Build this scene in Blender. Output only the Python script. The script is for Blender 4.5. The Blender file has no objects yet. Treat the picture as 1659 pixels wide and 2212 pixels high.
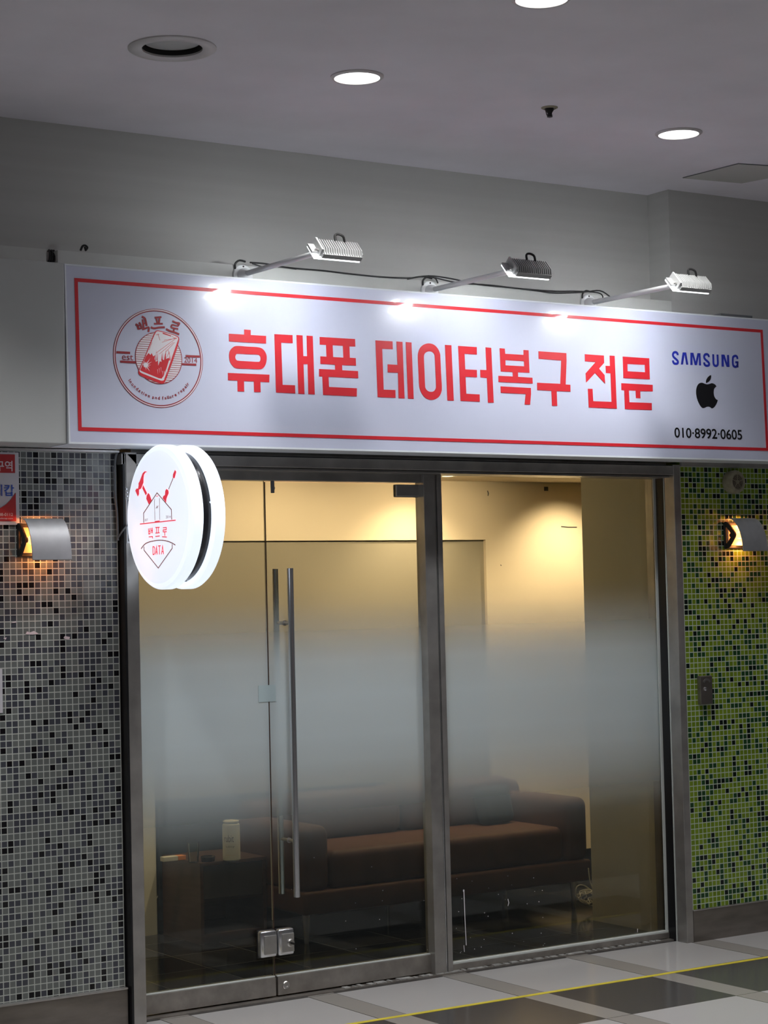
import bpy, bmesh, math, random
from mathutils import Vector, Matrix
random.seed(7)
S = bpy.context.scene
COL = S.collection
# ------------------------------------------------------------------ camera
W, H, F = 1659.0, 2212.0, 4248.0
CAM = Vector((0, -6.57, 1.55))
yaw, pitch, roll = 0.5813436, 0.0430862, -0.0232023
fw = Vector((math.sin(yaw)*math.cos(pitch), math.cos(yaw)*math.cos(pitch), math.sin(pitch)))
rt0 = Vector((math.cos(yaw), -math.sin(yaw), 0)); up0 = rt0.cross(fw)
rt = math.cos(roll)*rt0 + math.sin(roll)*up0
up = -math.sin(roll)*rt0 + math.cos(roll)*up0
cd = bpy.data.cameras.new('camera'); cam = bpy.data.objects.new('camera', cd); COL.objects.link(cam)
cd.sensor_fit = 'VERTICAL'; cd.sensor_height = 36.0; cd.sensor_width = 27.0; cd.lens = F/H*36.0
cd.clip_start = 0.05; cd.clip_end = 100
cam.matrix_world = Matrix(((rt.x, up.x, -fw.x, CAM.x), (rt.y, up.y, -fw.y, CAM.y), (rt.z, up.z, -fw.z, CAM.z), (0, 0, 0, 1)))
S.camera = cam
# ------------------------------------------------------------------ world, exposure
LIT = 3.0          # corridor downlight diffuser glow
BEAM = 92.0       # corridor downlight beam (W)
FLOOD = 220.0      # sign flood radiance
DISC = 1.4         # round sign glow
SCONCE = 3.5
WARM = 26.0        # shop spotlights and added fill lights (W)
wd = bpy.data.worlds.new('world'); S.world = wd; wd.use_nodes = True
wd.node_tree.nodes['Background'].inputs[0].default_value = (0.75, 0.82, 1.0, 1)
wd.node_tree.nodes['Background'].inputs[1].default_value = 0.17
S.view_settings.view_transform = 'Standard'; S.view_settings.look = 'None'
S.view_settings.gamma = 1; S.view_settings.exposure = 0.0; S.view_settings.use_curve_mapping = False
ZC = 3.338         # corridor ceiling
YG = 0.15          # glazing line

# ------------------------------------------------------------------ photo pixel -> point on a plane of the place
def ray(px, py):
    return rt*((px-W/2)/F) - up*((py-H/2)/F) + fw
def aty(px, py, y): d = ray(px, py); return CAM + d*((y-CAM.y)/d.y)
def atz(px, py, z): d = ray(px, py); return CAM + d*((z-CAM.z)/d.z)
def atx(px, py, x): d = ray(px, py); return CAM + d*((x-CAM.x)/d.x)

# ------------------------------------------------------------------ materials
def newmat(name):
    m = bpy.data.materials.new(name); m.use_nodes = True
    nt = m.node_tree; b = nt.nodes['Principled BSDF']
    return m, nt, b
def mat(name, c, rough=0.5, metal=0.0, var=0.0, scale=8.0, bump=0.0, emit=None, es=0.0, coat=0.0, spec=0.5, stretch=None):
    m, nt, b = newmat(name)
    b.inputs['Base Color'].default_value = (*c, 1); b.inputs['Roughness'].default_value = rough
    b.inputs['Metallic'].default_value = metal; b.inputs['Specular IOR Level'].default_value = spec
    if coat: b.inputs['Coat Weight'].default_value = coat; b.inputs['Coat Roughness'].default_value = 0.06
    if var or bump:
        tc = nt.nodes.new('ShaderNodeTexCoord'); n = nt.nodes.new('ShaderNodeTexNoise')
        n.inputs['Scale'].default_value = scale; n.inputs['Detail'].default_value = 6
        if stretch:
            mp = nt.nodes.new('ShaderNodeMapping'); mp.inputs['Scale'].default_value = stretch
            nt.links.new(tc.outputs['Object'], mp.inputs[0]); nt.links.new(mp.outputs[0], n.inputs[0])
        else: nt.links.new(tc.outputs['Object'], n.inputs[0])
        if var:
            r = nt.nodes.new('ShaderNodeValToRGB')
            r.color_ramp.elements[0].position = 0.3; r.color_ramp.elements[1].position = 0.7
            r.color_ramp.elements[0].color = (*[x*(1-var) for x in c], 1)
            r.color_ramp.elements[1].color = (*[min(1, x*(1+var)) for x in c], 1)
            nt.links.new(n.outputs['Fac'], r.inputs[0]); nt.links.new(r.outputs[0], b.inputs['Base Color'])
        if bump:
            bp = nt.nodes.new('ShaderNodeBump'); bp.inputs['Strength'].default_value = bump; bp.inputs['Distance'].default_value = 0.01
            nt.links.new(n.outputs['Fac'], bp.inputs['Height']); nt.links.new(bp.outputs[0], b.inputs['Normal'])
    if emit: b.inputs['Emission Color'].default_value = (*emit, 1); b.inputs['Emission Strength'].default_value = es
    return m
def M2(nt, op, a, b=None):
    n = nt.nodes.new('ShaderNodeMath'); n.operation = op
    for i, v in enumerate((a, b)):
        if v is None: continue
        if isinstance(v, (int, float)): n.inputs[i].default_value = v
        else: nt.links.new(v, n.inputs[i])
    return n.outputs[0]
def mosaic(name, cols, pitch, x0, z0, grout=(0.62, 0.65, 0.62)):
    m, nt, b = newmat(name)
    tc = nt.nodes.new('ShaderNodeTexCoord'); sp = nt.nodes.new('ShaderNodeSeparateXYZ')
    nt.links.new(tc.outputs['Object'], sp.inputs[0])
    u = M2(nt, 'DIVIDE', M2(nt, 'SUBTRACT', sp.outputs[0], x0), pitch)
    v = M2(nt, 'DIVIDE', M2(nt, 'SUBTRACT', sp.outputs[2], z0), pitch)
    cu, cv = M2(nt, 'FLOOR', u), M2(nt, 'FLOOR', v)
    fu, fv = M2(nt, 'FRACT', u), M2(nt, 'FRACT', v)
    g = 0.075
    du = M2(nt, 'MINIMUM', fu, M2(nt, 'SUBTRACT', 1.0, fu)); dv = M2(nt, 'MINIMUM', fv, M2(nt, 'SUBTRACT', 1.0, fv))
    tile = M2(nt, 'GREATER_THAN', M2(nt, 'MINIMUM', du, dv), g)
    cx = nt.nodes.new('ShaderNodeCombineXYZ'); nt.links.new(cu, cx.inputs[0]); nt.links.new(cv, cx.inputs[1])
    wn = nt.nodes.new('ShaderNodeTexWhiteNoise'); wn.noise_dimensions = '2D'; nt.links.new(cx.outputs[0], wn.inputs['Vector'])
    r = nt.nodes.new('ShaderNodeValToRGB'); r.color_ramp.interpolation = 'CONSTANT'
    el = r.color_ramp.elements; p = 0.0
    for i, (w_, c_) in enumerate(cols):
        e = el[i] if i < 2 else el.new(p)
        e.position = p; e.color = (*c_, 1); p += w_
    nt.links.new(wn.outputs['Value'], r.inputs[0])
    mx = nt.nodes.new('ShaderNodeMix'); mx.data_type = 'RGBA'
    nt.links.new(tile, mx.inputs[0]); mx.inputs[6].default_value = (*grout, 1); nt.links.new(r.outputs[0], mx.inputs[7])
    nt.links.new(mx.outputs[2], b.inputs['Base Color'])
    nt.links.new(M2(nt, 'SUBTRACT', 0.8, M2(nt, 'MULTIPLY', tile, 0.62)), b.inputs['Roughness'])
    # each little glass tile sits a hair off true
    gm = nt.nodes.new('ShaderNodeNewGeometry'); vm = nt.nodes.new('ShaderNodeVectorMath'); vm.operation = 'SUBTRACT'
    nt.links.new(wn.outputs['Color'], vm.inputs[0]); vm.inputs[1].default_value = (.5, .5, .5)
    vs = nt.nodes.new('ShaderNodeVectorMath'); vs.operation = 'SCALE'; vs.inputs[3].default_value = 0.06
    nt.links.new(vm.outputs[0], vs.inputs[0])
    va = nt.nodes.new('ShaderNodeVectorMath'); nt.links.new(gm.outputs['Normal'], va.inputs[0]); nt.links.new(vs.outputs[0], va.inputs[1])
    vn = nt.nodes.new('ShaderNodeVectorMath'); vn.operation = 'NORMALIZE'; nt.links.new(va.outputs[0], vn.inputs[0])
    bp = nt.nodes.new('ShaderNodeBump'); bp.inputs['Strength'].default_value = 0.5; bp.inputs['Distance'].default_value = 0.002
    nt.links.new(tile, bp.inputs['Height']); nt.links.new(vn.outputs[0], bp.inputs['Normal']); nt.links.new(bp.outputs[0], b.inputs['Normal'])
    return m
def glass(name, film=False, tint=(0.93, 0.97, 0.95)):
    m, nt, b = newmat(name); nt.nodes.remove(b)
    out = nt.nodes['Material Output']
    tr = nt.nodes.new('ShaderNodeBsdfTransparent'); tr.inputs[0].default_value = (*tint, 1)
    gl = nt.nodes.new('ShaderNodeBsdfGlossy'); gl.inputs['Roughness'].default_value = 0.02
    fr = nt.nodes.new('ShaderNodeFresnel'); fr.inputs[0].default_value = 1.36
    mx = nt.nodes.new('ShaderNodeMixShader')
    nt.links.new(fr.outputs[0], mx.inputs[0]); nt.links.new(tr.outputs[0], mx.inputs[1]); nt.links.new(gl.outputs[0], mx.inputs[2])
    res = mx.outputs[0]
    if film:   # printed frosted film that fades to clear above and below
        geo = nt.nodes.new('ShaderNodeTexCoord'); sp = nt.nodes.new('ShaderNodeSeparateXYZ'); nt.links.new(geo.outputs['Object'], sp.inputs[0])
        r = nt.nodes.new('ShaderNodeValToRGB'); el = r.color_ramp.elements
        z = M2(nt, 'DIVIDE', sp.outputs[2], 2.0); nt.links.new(z, r.inputs[0])
        pts = [(0.50, 0.01), (0.60, 0.06), (0.70, 0.26), (0.80, 0.50), (0.90, 0.70), (1.0, 0.80), (1.16, 0.80), (1.30, 0.64), (1.42, 0.27), (1.53, 0.06), (1.60, 0.008)]
        for i, (zz, a) in enumerate(pts):
            e = el[i] if i < 2 else el.new(zz/2)
            e.position = zz/2; e.color = (a, a, a, 1)
        di = nt.nodes.new('ShaderNodeBsdfDiffuse'); di.inputs[0].default_value = (0.80, 0.92, 0.98, 1)
        tl = nt.nodes.new('ShaderNodeBsdfTranslucent'); tl.inputs[0].default_value = (0.78, 0.80, 0.80, 1)
        m3 = nt.nodes.new('ShaderNodeMixShader'); m3.inputs[0].default_value = 0.25
        nt.links.new(di.outputs[0], m3.inputs[1]); nt.links.new(tl.outputs[0], m3.inputs[2])
        m2 = nt.nodes.new('ShaderNodeMixShader'); nt.links.new(r.outputs[0], m2.inputs[0])
        nt.links.new(res, m2.inputs[1]); nt.links.new(m3.outputs[0], m2.inputs[2]); res = m2.outputs[0]
    nt.links.new(res, out.inputs[0])
    return m
def floormat():
    m, nt, b = newmat('corridor_tiles')
    tc = nt.nodes.new('ShaderNodeTexCoord'); sp = nt.nodes.new('ShaderNodeSeparateXYZ'); nt.links.new(tc.outputs['Object'], sp.inputs[0])
    u = M2(nt, 'DIVIDE', M2(nt, 'SUBTRACT', sp.outputs[0], 4.083), 0.6405)
    fu = M2(nt, 'FRACT', u)
    strip = M2(nt, 'GREATER_THAN', fu, 0.812)
    v = M2(nt, 'DIVIDE', M2(nt, 'ADD', sp.outputs[1], 0.442), 0.515)
    fv = M2(nt, 'FRACT', v); cv = M2(nt, 'FLOOR', v)
    par = M2(nt, 'FRACT', M2(nt, 'MULTIPLY', M2(nt, 'ADD', cv, 100.0), 0.5))   # odd rows -> .5
    dark = M2(nt, 'GREATER_THAN', par, 0.25)
    e = 0.004
    gu = M2(nt, 'LESS_THAN', M2(nt, 'MINIMUM', fu, M2(nt, 'ABSOLUTE', M2(nt, 'SUBTRACT', fu, 0.812))), e)
    gv = M2(nt, 'LESS_THAN', M2(nt, 'MINIMUM', fv, M2(nt, 'SUBTRACT', 1.0, fv)), e)
    gr = M2(nt, 'MAXIMUM', gu, gv)
    n = nt.nodes.new('ShaderNodeTexNoise'); n.inputs['Scale'].default_value = 9; n.inputs['Detail'].default_value = 8
    nt.links.new(tc.outputs['Object'], n.inputs[0])
    def mixc(f, a, c):
        x = nt.nodes.new('ShaderNodeMix'); x.data_type = 'RGBA'; nt.links.new(f, x.inputs[0])
        for i, q in ((6, a), (7, c)):
            if isinstance(q, tuple): x.inputs[i].default_value = (*q, 1)
            else: nt.links.new(q, x.inputs[i])
        return x.outputs[2]
    base = mixc(dark, (0.46, 0.455, 0.455), (0.075, 0.073, 0.072))
    base = mixc(strip, base, (0.32, 0.305, 0.285))
    far = M2(nt, 'LESS_THAN', sp.outputs[1], -1.471)     # unseen far floor, toned plain grey to calm glass reflections and ceiling bounce
    base = mixc(gr, base, (0.07, 0.065, 0.06)); base = mixc(far, base, (0.22, 0.22, 0.22))
    mm = nt.nodes.new('ShaderNodeMix'); mm.data_type = 'RGBA'; mm.blend_type = 'MULTIPLY'; mm.inputs[0].default_value = 0.35
    nt.links.new(base, mm.inputs[6]); nt.links.new(n.outputs['Color'], mm.inputs[7])
    g2 = nt.nodes.new('ShaderNodeMix'); g2.data_type = 'RGBA'; g2.blend_type = 'MULTIPLY'; g2.inputs[0].default_value = 0.0
    nt.links.new(base, b.inputs['Base Color'])
    b.inputs['Roughness'].default_value = 0.16; b.inputs['Specular IOR Level'].default_value = 0.35
    return m
def shopfloor():
    m, nt, b = newmat('black_shop_tiles')
    tc = nt.nodes.new('ShaderNodeTexCoord'); sp = nt.nodes.new('ShaderNodeSeparateXYZ'); nt.links.new(tc.outputs['Object'], sp.inputs[0])
    u = M2(nt, 'DIVIDE', M2(nt, 'SUBTRACT', sp.outputs[0], 3.616), 0.335); v = M2(nt, 'DIVIDE', M2(nt, 'SUBTRACT', sp.outputs[1], 0.21), 0.335)
    fu, fv, cu, cv = M2(nt, 'FRACT', u), M2(nt, 'FRACT', v), M2(nt, 'FLOOR', u), M2(nt, 'FLOOR', v)
    g = M2(nt, 'LESS_THAN', M2(nt, 'MINIMUM', M2(nt, 'MINIMUM', fu, M2(nt, 'SUBTRACT', 1.0, fu)), M2(nt, 'MINIMUM', fv, M2(nt, 'SUBTRACT', 1.0, fv))), 0.006)
    par = M2(nt, 'GREATER_THAN', M2(nt, 'FRACT', M2(nt, 'MULTIPLY', M2(nt, 'ADD', M2(nt, 'ADD', cu, cv), 100.0), 0.5)), 0.25)
    x = nt.nodes.new('ShaderNodeMix'); x.data_type = 'RGBA'; nt.links.new(par, x.inputs[0]); x.inputs[6].default_value = (.010, .010, .011, 1); x.inputs[7].default_value = (.028, .028, .028, 1)
    y = nt.nodes.new('ShaderNodeMix'); y.data_type = 'RGBA'; nt.links.new(g, y.inputs[0]); nt.links.new(x.outputs[2], y.inputs[6]); y.inputs[7].default_value = (.20, .19, .17, 1)
    nt.links.new(y.outputs[2], b.inputs['Base Color']); b.inputs['Roughness'].default_value = 0.12; b.inputs['Specular IOR Level'].default_value = 0.25
    return m

MT = dict(
 ceil=mat('ceiling_paint', (0.86, 0.83, 0.90), 0.9, var=0.04, scale=3),
 upper=mat('upper_wall_paint', (0.52, 0.52, 0.50), 0.85, var=0.05, scale=1.2, stretch=(0.3, 1, 14)),
 bulk=mat('bulkhead_paint', (0.62, 0.63, 0.60), 0.85, var=0.05, scale=6),
 blank=mat('blank_panel', (0.52, 0.54, 0.53), 0.45, var=0.02, scale=3),
 steel=mat('stainless', (0.40, 0.385, 0.37), 0.30, 0.62, var=0.18, scale=9, bump=0.05),
 steel2=mat('dull_stainless', (0.36, 0.335, 0.31), 0.36, 0.75, var=0.22, scale=14),
 base=mat('base_steel', (0.26, 0.235, 0.215), 0.33, 0.8, var=0.2, scale=5, stretch=(1, 1, 4)),
 dark=mat('dark_gasket', (0.012, 0.012, 0.014), 0.35, spec=0.4),
 chrome=mat('chrome', (0.78, 0.79, 0.82), 0.2, 0.9),
 satin=mat('satin_metal', (0.55, 0.54, 0.53), 0.3, 0.9, var=0.08, scale=40),
 white=mat('white_powder', (0.78, 0.80, 0.80), 0.4),
 lampg=mat('light_grey_casting', (0.46, 0.47, 0.47), 0.5),
 sign=mat('sign_face', (0.66, 0.69, 0.85), 0.30, coat=1.0, var=0.01, scale=3),
 rim=mat('sign_trim', (0.82, 0.86, 0.92), 0.4),
 red=mat('red_print', (0.70, 0.022, 0.035), 0.45, coat=0.5),
 dred=mat('dark_red_print', (0.34, 0.02, 0.03), 0.45, coat=0.4),
 blue=mat('blue_print', (0.015, 0.03, 0.42), 0.45, coat=0.5),
 black=mat('black_print', (0.006, 0.006, 0.008), 0.4, coat=0.3),
 wprint=mat('white_print', (0.86, 0.82, 0.86), 0.45),
 lit=mat('downlight_glow', (1, 1, 1), 0.5, emit=(1.0, 0.985, 0.97), es=LIT),
 flood=mat('flood_glow', (1, 1, 1), 0.5, emit=(0.93, 0.96, 1.0), es=FLOOD),
 lens=mat('frosted_lens', (.9, .9, .9), 0.5, emit=(0.95, 0.97, 1.0), es=2.2),
 ring=mat('downlight_ring', (0.62, 0.60, 0.60), 0.4, 0.2),
 acryl=mat('lit_acrylic', (0.85, 0.88, 0.95), 0.25, emit=(0.78, 0.87, 1.0), es=DISC*0.66),
 acrylf=mat('lit_acrylic_face', (0.85, 0.88, 0.95), 0.25, emit=(0.80, 0.87, 1.0), es=DISC*0.60),
 pred=mat('backlit_red', (0.5, 0.02, 0.04), 0.4, emit=(1.0, 0.06, 0.10), es=0.60),
 pbrn=mat('backlit_outline', (0.16, 0.07, 0.06), 0.4, emit=(0.5, 0.12, 0.10), es=0.2),
 drum=mat('black_drum', (0.015, 0.015, 0.018), 0.22),
 hood=mat('sconce_hood', (0.40, 0.405, 0.42), 0.5, 0.55, var=0.08, scale=25),
 blackm=mat('black_metal', (0.02, 0.018, 0.017), 0.4, 0.3),
 bulb=mat('warm_glow', (1, .6, .3), 0.5, emit=(1.0, 0.36, 0.12), es=SCONCE),
 refl=mat('sconce_inner', (0.9, 0.55, 0.3), 0.5),
 cyan=mat('pale_cyan', (0.52, 0.64, 0.67), 0.5),
 cable=mat('black_cable', (0.01, 0.01, 0.01), 0.5),
 gcable=mat('grey_cable', (0.16, 0.17, 0.18), 0.5),
 wcable=mat('white_cable', (0.72, 0.70, 0.60), 0.5),
 poster=mat('poster_paper', (0.60, 0.59, 0.64), 0.4),
 pred2=mat('poster_red', (0.42, 0.025, 0.03), 0.4),
 pblue=mat('poster_blue', (0.02, 0.07, 0.42), 0.4),
 pwhite=mat('poster_white', (0.72, 0.62, 0.66), 0.4),
 spk=mat('cream_plastic', (0.33, 0.30, 0.21), 0.6, var=0.15, scale=60),
 spkd=mat('speaker_grille', (0.07, 0.05, 0.04), 0.6),
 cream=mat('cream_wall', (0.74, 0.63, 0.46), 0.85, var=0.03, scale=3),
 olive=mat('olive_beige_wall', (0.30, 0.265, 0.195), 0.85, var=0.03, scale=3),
 pier=mat('grey_cream_wall', (0.70, 0.70, 0.60), 0.85, var=0.03, scale=3),
 brown=mat('brown_leather', (0.085, 0.036, 0.022), 0.6, var=0.15, scale=12, bump=0.15),
 navy=mat('navy_fabric', (0.02, 0.035, 0.055), 0.8, var=0.3, scale=40),
 wood=mat('dark_walnut', (0.075, 0.042, 0.030), 0.4, var=0.25, scale=6, stretch=(1, 1, 8)),
 woodd=mat('grey_drawer_front', (0.05, 0.048, 0.046), 0.5, var=0.1),
 bottle=mat('cream_bottle', (0.66, 0.66, 0.54), 0.5),
 orange=mat('orange_card', (0.70, 0.26, 0.08), 0.6),
 paper=mat('white_card', (0.66, 0.66, 0.58), 0.6),
 tape=mat('yellow_tape', (0.62, 0.52, 0.045), 0.5, var=0.12, scale=12),
 led=mat('red_led', (1, .1, .1), 0.5, emit=(1, .08, .08), es=1.2),
 opp=mat('opposite_wall', (0.30, 0.29, 0.28), 0.7),
 oyel=mat('opposite_yellow', (0.65, 0.50, 0.08), 0.6), ored=mat('opposite_red', (0.50, 0.05, 0.07), 0.6),
 oblk=mat('opposite_dark', (0.02, 0.02, 0.03), 0.6),
 mortar=mat('mortar', (0.28, 0.28, 0.27), 0.9, var=0.4, scale=30),
 ledge=mat('pale_edge', (0.62, 0.66, 0.64), 0.4),  # pale silver-grey for jamb strips and glazing gaskets
)
MT['tileL'] = mosaic('grey_mosaic', [(0.13, (0.008, 0.008, 0.010)), (0.37, (0.062, 0.066, 0.082)), (0.50, (0.150, 0.163, 0.160))], 0.0235, 3.161, 2.103, (0.46, 0.49, 0.46))
MT['tileR'] = mosaic('green_mosaic', [(0.12, (0.008, 0.014, 0.010)), (0.27, (0.020, 0.065, 0.022)), (0.36, (0.16, 0.25, 0.018)), (0.25, (0.20, 0.30, 0.026))], 0.0236, 5.897, 2.098, (0.50, 0.58, 0.46))
MT['glass'] = glass('clear_glass'); MT['film'] = glass('glass_with_gradient_film', True)
MT['floor'] = floormat(); MT['sfloor'] = shopfloor()

# ------------------------------------------------------------------ mesh building
WLOC = {}
class MB:
    def __init__(s): s.bm = bmesh.new()
    def box(s, x0, x1, y0, y1, z0, z1, bev=0.0, seg=2):
        r = bmesh.ops.create_cube(s.bm, size=1.0); vs = r['verts']
        bmesh.ops.scale(s.bm, vec=(x1-x0, y1-y0, z1-z0), verts=vs)
        bmesh.ops.translate(s.bm, vec=((x0+x1)/2, (y0+y1)/2, (z0+z1)/2), verts=vs)
        if bev:
            es = list({e for v in vs for e in v.link_edges})
            bmesh.ops.bevel(s.bm, geom=es, offset=bev, segments=seg, profile=0.5, affect='EDGES')
        return s
    def loft(s, rings, cap=True, closed=True):
        R = [[s.bm.verts.new(p) for p in r] for r in rings]
        n = len(rings[0])
        for a, b in zip(R, R[1:]):
            for i in range(n if closed else n-1):
                j = (i+1) % n
                try: s.bm.faces.new((a[i], a[j], b[j], b[i]))
                except ValueError: pass
        if cap:
            s.bm.faces.new(R[0][::-1]); s.bm.faces.new(R[-1])
        return s
    def lathe(s, c, axis, prof, n=32, cap=True):
        """prof: list of (radius, distance along axis)"""
        c = Vector(c); a = Vector(axis).normalized()
        p = a.orthogonal().normalized(); q = a.cross(p)
        rings = [[c + a*h + (p*math.cos(t) + q*math.sin(t))*r for t in [2*math.pi*i/n for i in range(n)]] for r, h in prof]
        return s.loft(rings, cap)
    def tube(s, pts, r, n=8, smooth=0):
        pts = [Vector(p) for p in pts]
        if smooth: pts = catmull(pts, smooth)
        rings = []
        prev = None
        for i, p in enumerate(pts):
            d = (pts[min(i+1, len(pts)-1)] - pts[max(i-1, 0)]).normalized()
            a = (prev - d*prev.dot(d)).normalized() if prev is not None and (prev - d*prev.dot(d)).length > 1e-6 else d.orthogonal().normalized()
            prev = a; b = d.cross(a)
            rings.append([p + (a*math.cos(t)+b*math.sin(t))*r for t in [2*math.pi*k/n for k in range(n)]])
        return s.loft(rings)
    def prism(s, pts, vec):
        """polygon pts (world) pushed along vec"""
        pts = [Vector(p) for p in pts]; v = Vector(vec)
        return s.loft([pts, [p+v for p in pts]])
    def build(s, name, m, parent=None, smooth=False, label=None):
        bmesh.ops.recalc_face_normals(s.bm, faces=s.bm.faces)
        me = bpy.data.meshes.new(name); s.bm.to_mesh(me); s.bm.free()
        return link(name, me, m, parent, smooth, label)
def link(name, me, m, parent=None, smooth=False, label=None):
    if smooth:
        for p in me.polygons: p.use_smooth = True
        try: me.set_sharp_from_angle(angle=math.radians(35))
        except Exception: pass
    me.materials.clear(); me.materials.append(MT[m])
    o = bpy.data.objects.new(name, me); COL.objects.link(o)
    if parent is not None:
        w = WLOC.get(parent.name, Vector()); me.transform(Matrix.Translation(-w)); o.parent = parent
        WLOC[o.name] = w
    if label: o['label'] = label
    return o
def catmull(P, n=8, closed=False):
    out = []; L = len(P)
    rng = range(L) if closed else range(L-1)
    for i in rng:
        if closed: p0, p1, p2, p3 = P[(i-1) % L], P[i], P[(i+1) % L], P[(i+2) % L]
        else: p0, p1, p2, p3 = P[max(i-1, 0)], P[i], P[i+1], P[min(i+2, L-1)]
        for k in range(n):
            t = k/n
            out.append(0.5*((2*p1) + (p2-p0)*t + (2*p0-5*p1+4*p2-p3)*t*t + (3*p1-p0-3*p2+p3)*t**3))
    if not closed: out.append(P[-1])
    return out
def thing(name, label, cat, loc, group=None):
    o = bpy.data.objects.new(name, None); COL.objects.link(o); o.location = loc; o.empty_display_size = 0.05
    o['label'] = label; o['category'] = cat
    if group: o['group'] = group
    WLOC[o.name] = Vector(loc); return o
def tag(o, label, cat, group=None):
    o['label'] = label; o['category'] = cat
    if group: o['group'] = group
    return o
def struct(o): o['kind'] = 'structure'; return o
def dup(root, loc, label, group=None):
    def cp(o, par):
        c = o.copy(); COL.objects.link(c)
        if par: c.parent = par
        for ch in [x for x in o.children]: cp(ch, c)
        return c
    r = cp(root, None); r.location = loc; r['label'] = label
    if group: r['group'] = group
    return r

# flat print on a plane: polygons -> thin mesh
class Plane:
    def __init__(s, o, u, v, n): s.o, s.u, s.v, s.n = Vector(o), Vector(u), Vector(v), Vector(n)
    def at(s, px, py):
        d = ray(px, py); t = (s.o-CAM).dot(s.n)/d.dot(s.n); p = CAM + d*t - s.o
        return Vector((p.dot(s.u), p.dot(s.v)))
    def mtx(s, lift):
        o = s.o + s.n*lift
        return Matrix(((s.u.x, s.v.x, s.n.x, o.x), (s.u.y, s.v.y, s.n.y, o.y), (s.u.z, s.v.z, s.n.z, o.z), (0, 0, 0, 1)))
def polymesh(polys, th=0.0006):
    cu = bpy.data.curves.new('c', 'CURVE'); cu.dimensions = '2D'; cu.fill_mode = 'BOTH'; cu.extrude = th
    for P in polys:
        sp = cu.splines.new('POLY'); sp.points.add(len(P)-1)
        for i, p in enumerate(P): sp.points[i].co = (p[0], p[1], 0, 1)
        sp.use_cyclic_u = True
    ob = bpy.data.objects.new('c', cu); me = bpy.data.meshes.new_from_object(ob)
    bpy.data.objects.remove(ob); bpy.data.curves.remove(cu)
    return me
def join_meshes(ms):
    bm = bmesh.new()
    for m_ in ms: bm.from_mesh(m_)
    me = bpy.data.meshes.new('j'); bm.to_mesh(me); bm.free(); return me
def ribbon(P, w):
    P = [Vector(p) for p in P]; L, R = [], []
    for i, p in enumerate(P):
        a = (P[i]-P[i-1]).normalized() if i else None
        b = (P[i+1]-P[i]).normalized() if i < len(P)-1 else None
        if a is None: a = b
        if b is None: b = a
        t = (a+b)
        t = t.normalized() if t.length > 1e-4 else a
        n = Vector((-t.y, t.x)); k = w/2/max(0.5, n.dot(Vector((-a.y, a.x))))
        L.append(p+n*k); R.append(p-n*k)
    return L+R[::-1]
def decal(name, plane, groups, m, parent, lift=0.0012, label=None):
    """groups: list of polygon lists (first outline, rest holes)"""
    me = join_meshes([polymesh(g) for g in groups]); me.transform(plane.mtx(lift))
    me.name = name
    return link(name, me, m, parent, label=label)
def textmesh(txt, th=0.0, off=0.0):
    cu = bpy.data.curves.new('t', 'FONT'); cu.body = txt; cu.offset = off; cu.extrude = 0.0
    ob = bpy.data.objects.new('t', cu); COL.objects.link(ob)
    dg = bpy.context.evaluated_depsgraph_get(); me = bpy.data.meshes.new_from_object(ob.evaluated_get(dg))
    bpy.data.objects.remove(ob); bpy.data.curves.remove(cu)
    return me
def bounds(me):
    xs = [v.co.x for v in me.vertices]; ys = [v.co.y for v in me.vertices]
    return min(xs), max(xs), min(ys), max(ys)
def fit(me, u0, u1, v0, v1):
    a, b, c, d = bounds(me)
    for v in me.vertices:
        v.co.x = u0 + (v.co.x-a)/(b-a)*(u1-u0); v.co.y = v0 + (v.co.y-c)/(d-c)*(v1-v0)
    return me

# ================================================================== SETTING
struct(MB().box(-4, 13, -11, 0.15, -0.1, 0).build('floor', 'floor'))
struct(MB().box(2.2, 9, 0.15, 3.2, -0.1, 0).build('floor_shop', 'sfloor'))
b = MB(); hx, hy, hr = 2.908, -0.962, 0.100
b.box(-4, hx-hr, -11, 0.6, ZC, ZC+0.1); b.box(hx+hr, 13, -11, 0.6, ZC, ZC+0.1); b.box(hx-hr, hx+hr, -11, hy-hr, ZC, ZC+0.1); b.box(hx-hr, hx+hr, hy+hr, 0.6, ZC, ZC+0.1)
struct(b.build('ceiling', 'ceil'))
struct(MB().box(-4, 5.875, 0.14, 0.5, 2.6, ZC).build('wall_upper', 'upper'))
struct(MB().box(5.875, 13, 0.0, 0.5, 2.6, ZC).build('wall_upper_right', 'upper'))
b = MB(); b.box(2.925, 5.875, 0.0, 0.14, 2.125, 2.836); b.box(-4, 2.88, 0.0, 0.14, 2.125, 2.836); b.box(2.88, 2.925, 0.05, 0.14, 2.125, 2.836)
struct(b.build('wall_bulkhead', 'bulk'))
struct(MB().box(5.875, 13, 0.0, 0.14, 2.125, 2.6).build('wall_bulkhead_right', 'upper'))
struct(MB().box(-4, 3.163, 0.04, 0.17, 0, 2.125).build('wall_left', 'tileL'))
struct(MB().box(5.895, 13, 0.0, 0.17, 0, 2.125).build('wall_right', 'tileR'))
b = MB().box(-4, 3.163, 0.02, 0.04, 0, 0.142); struct(b.build('baseboard_left', 'base'))
b = MB().box(5.895, 13, -0.004, 0.0, 0, 0.136); struct(b.build('baseboard_right', 'base'))
b = MB().box(-4, 3.163, 0.014, 0.04, 0.142, 0.149, 0.002); b.box(5.895, 13, -0.007, 0.0, 0.136, 0.142, 0.002); struct(b.build('trim_1', 'satin'))
b = MB().box(-4, 3.163, 0.01, 0.04, 2.104, 2.112, .001); b.box(-4, 3.163, 0.0, 0.04, 2.115, 2.125, .001); struct(b.build('trim_2', 'satin'))
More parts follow.
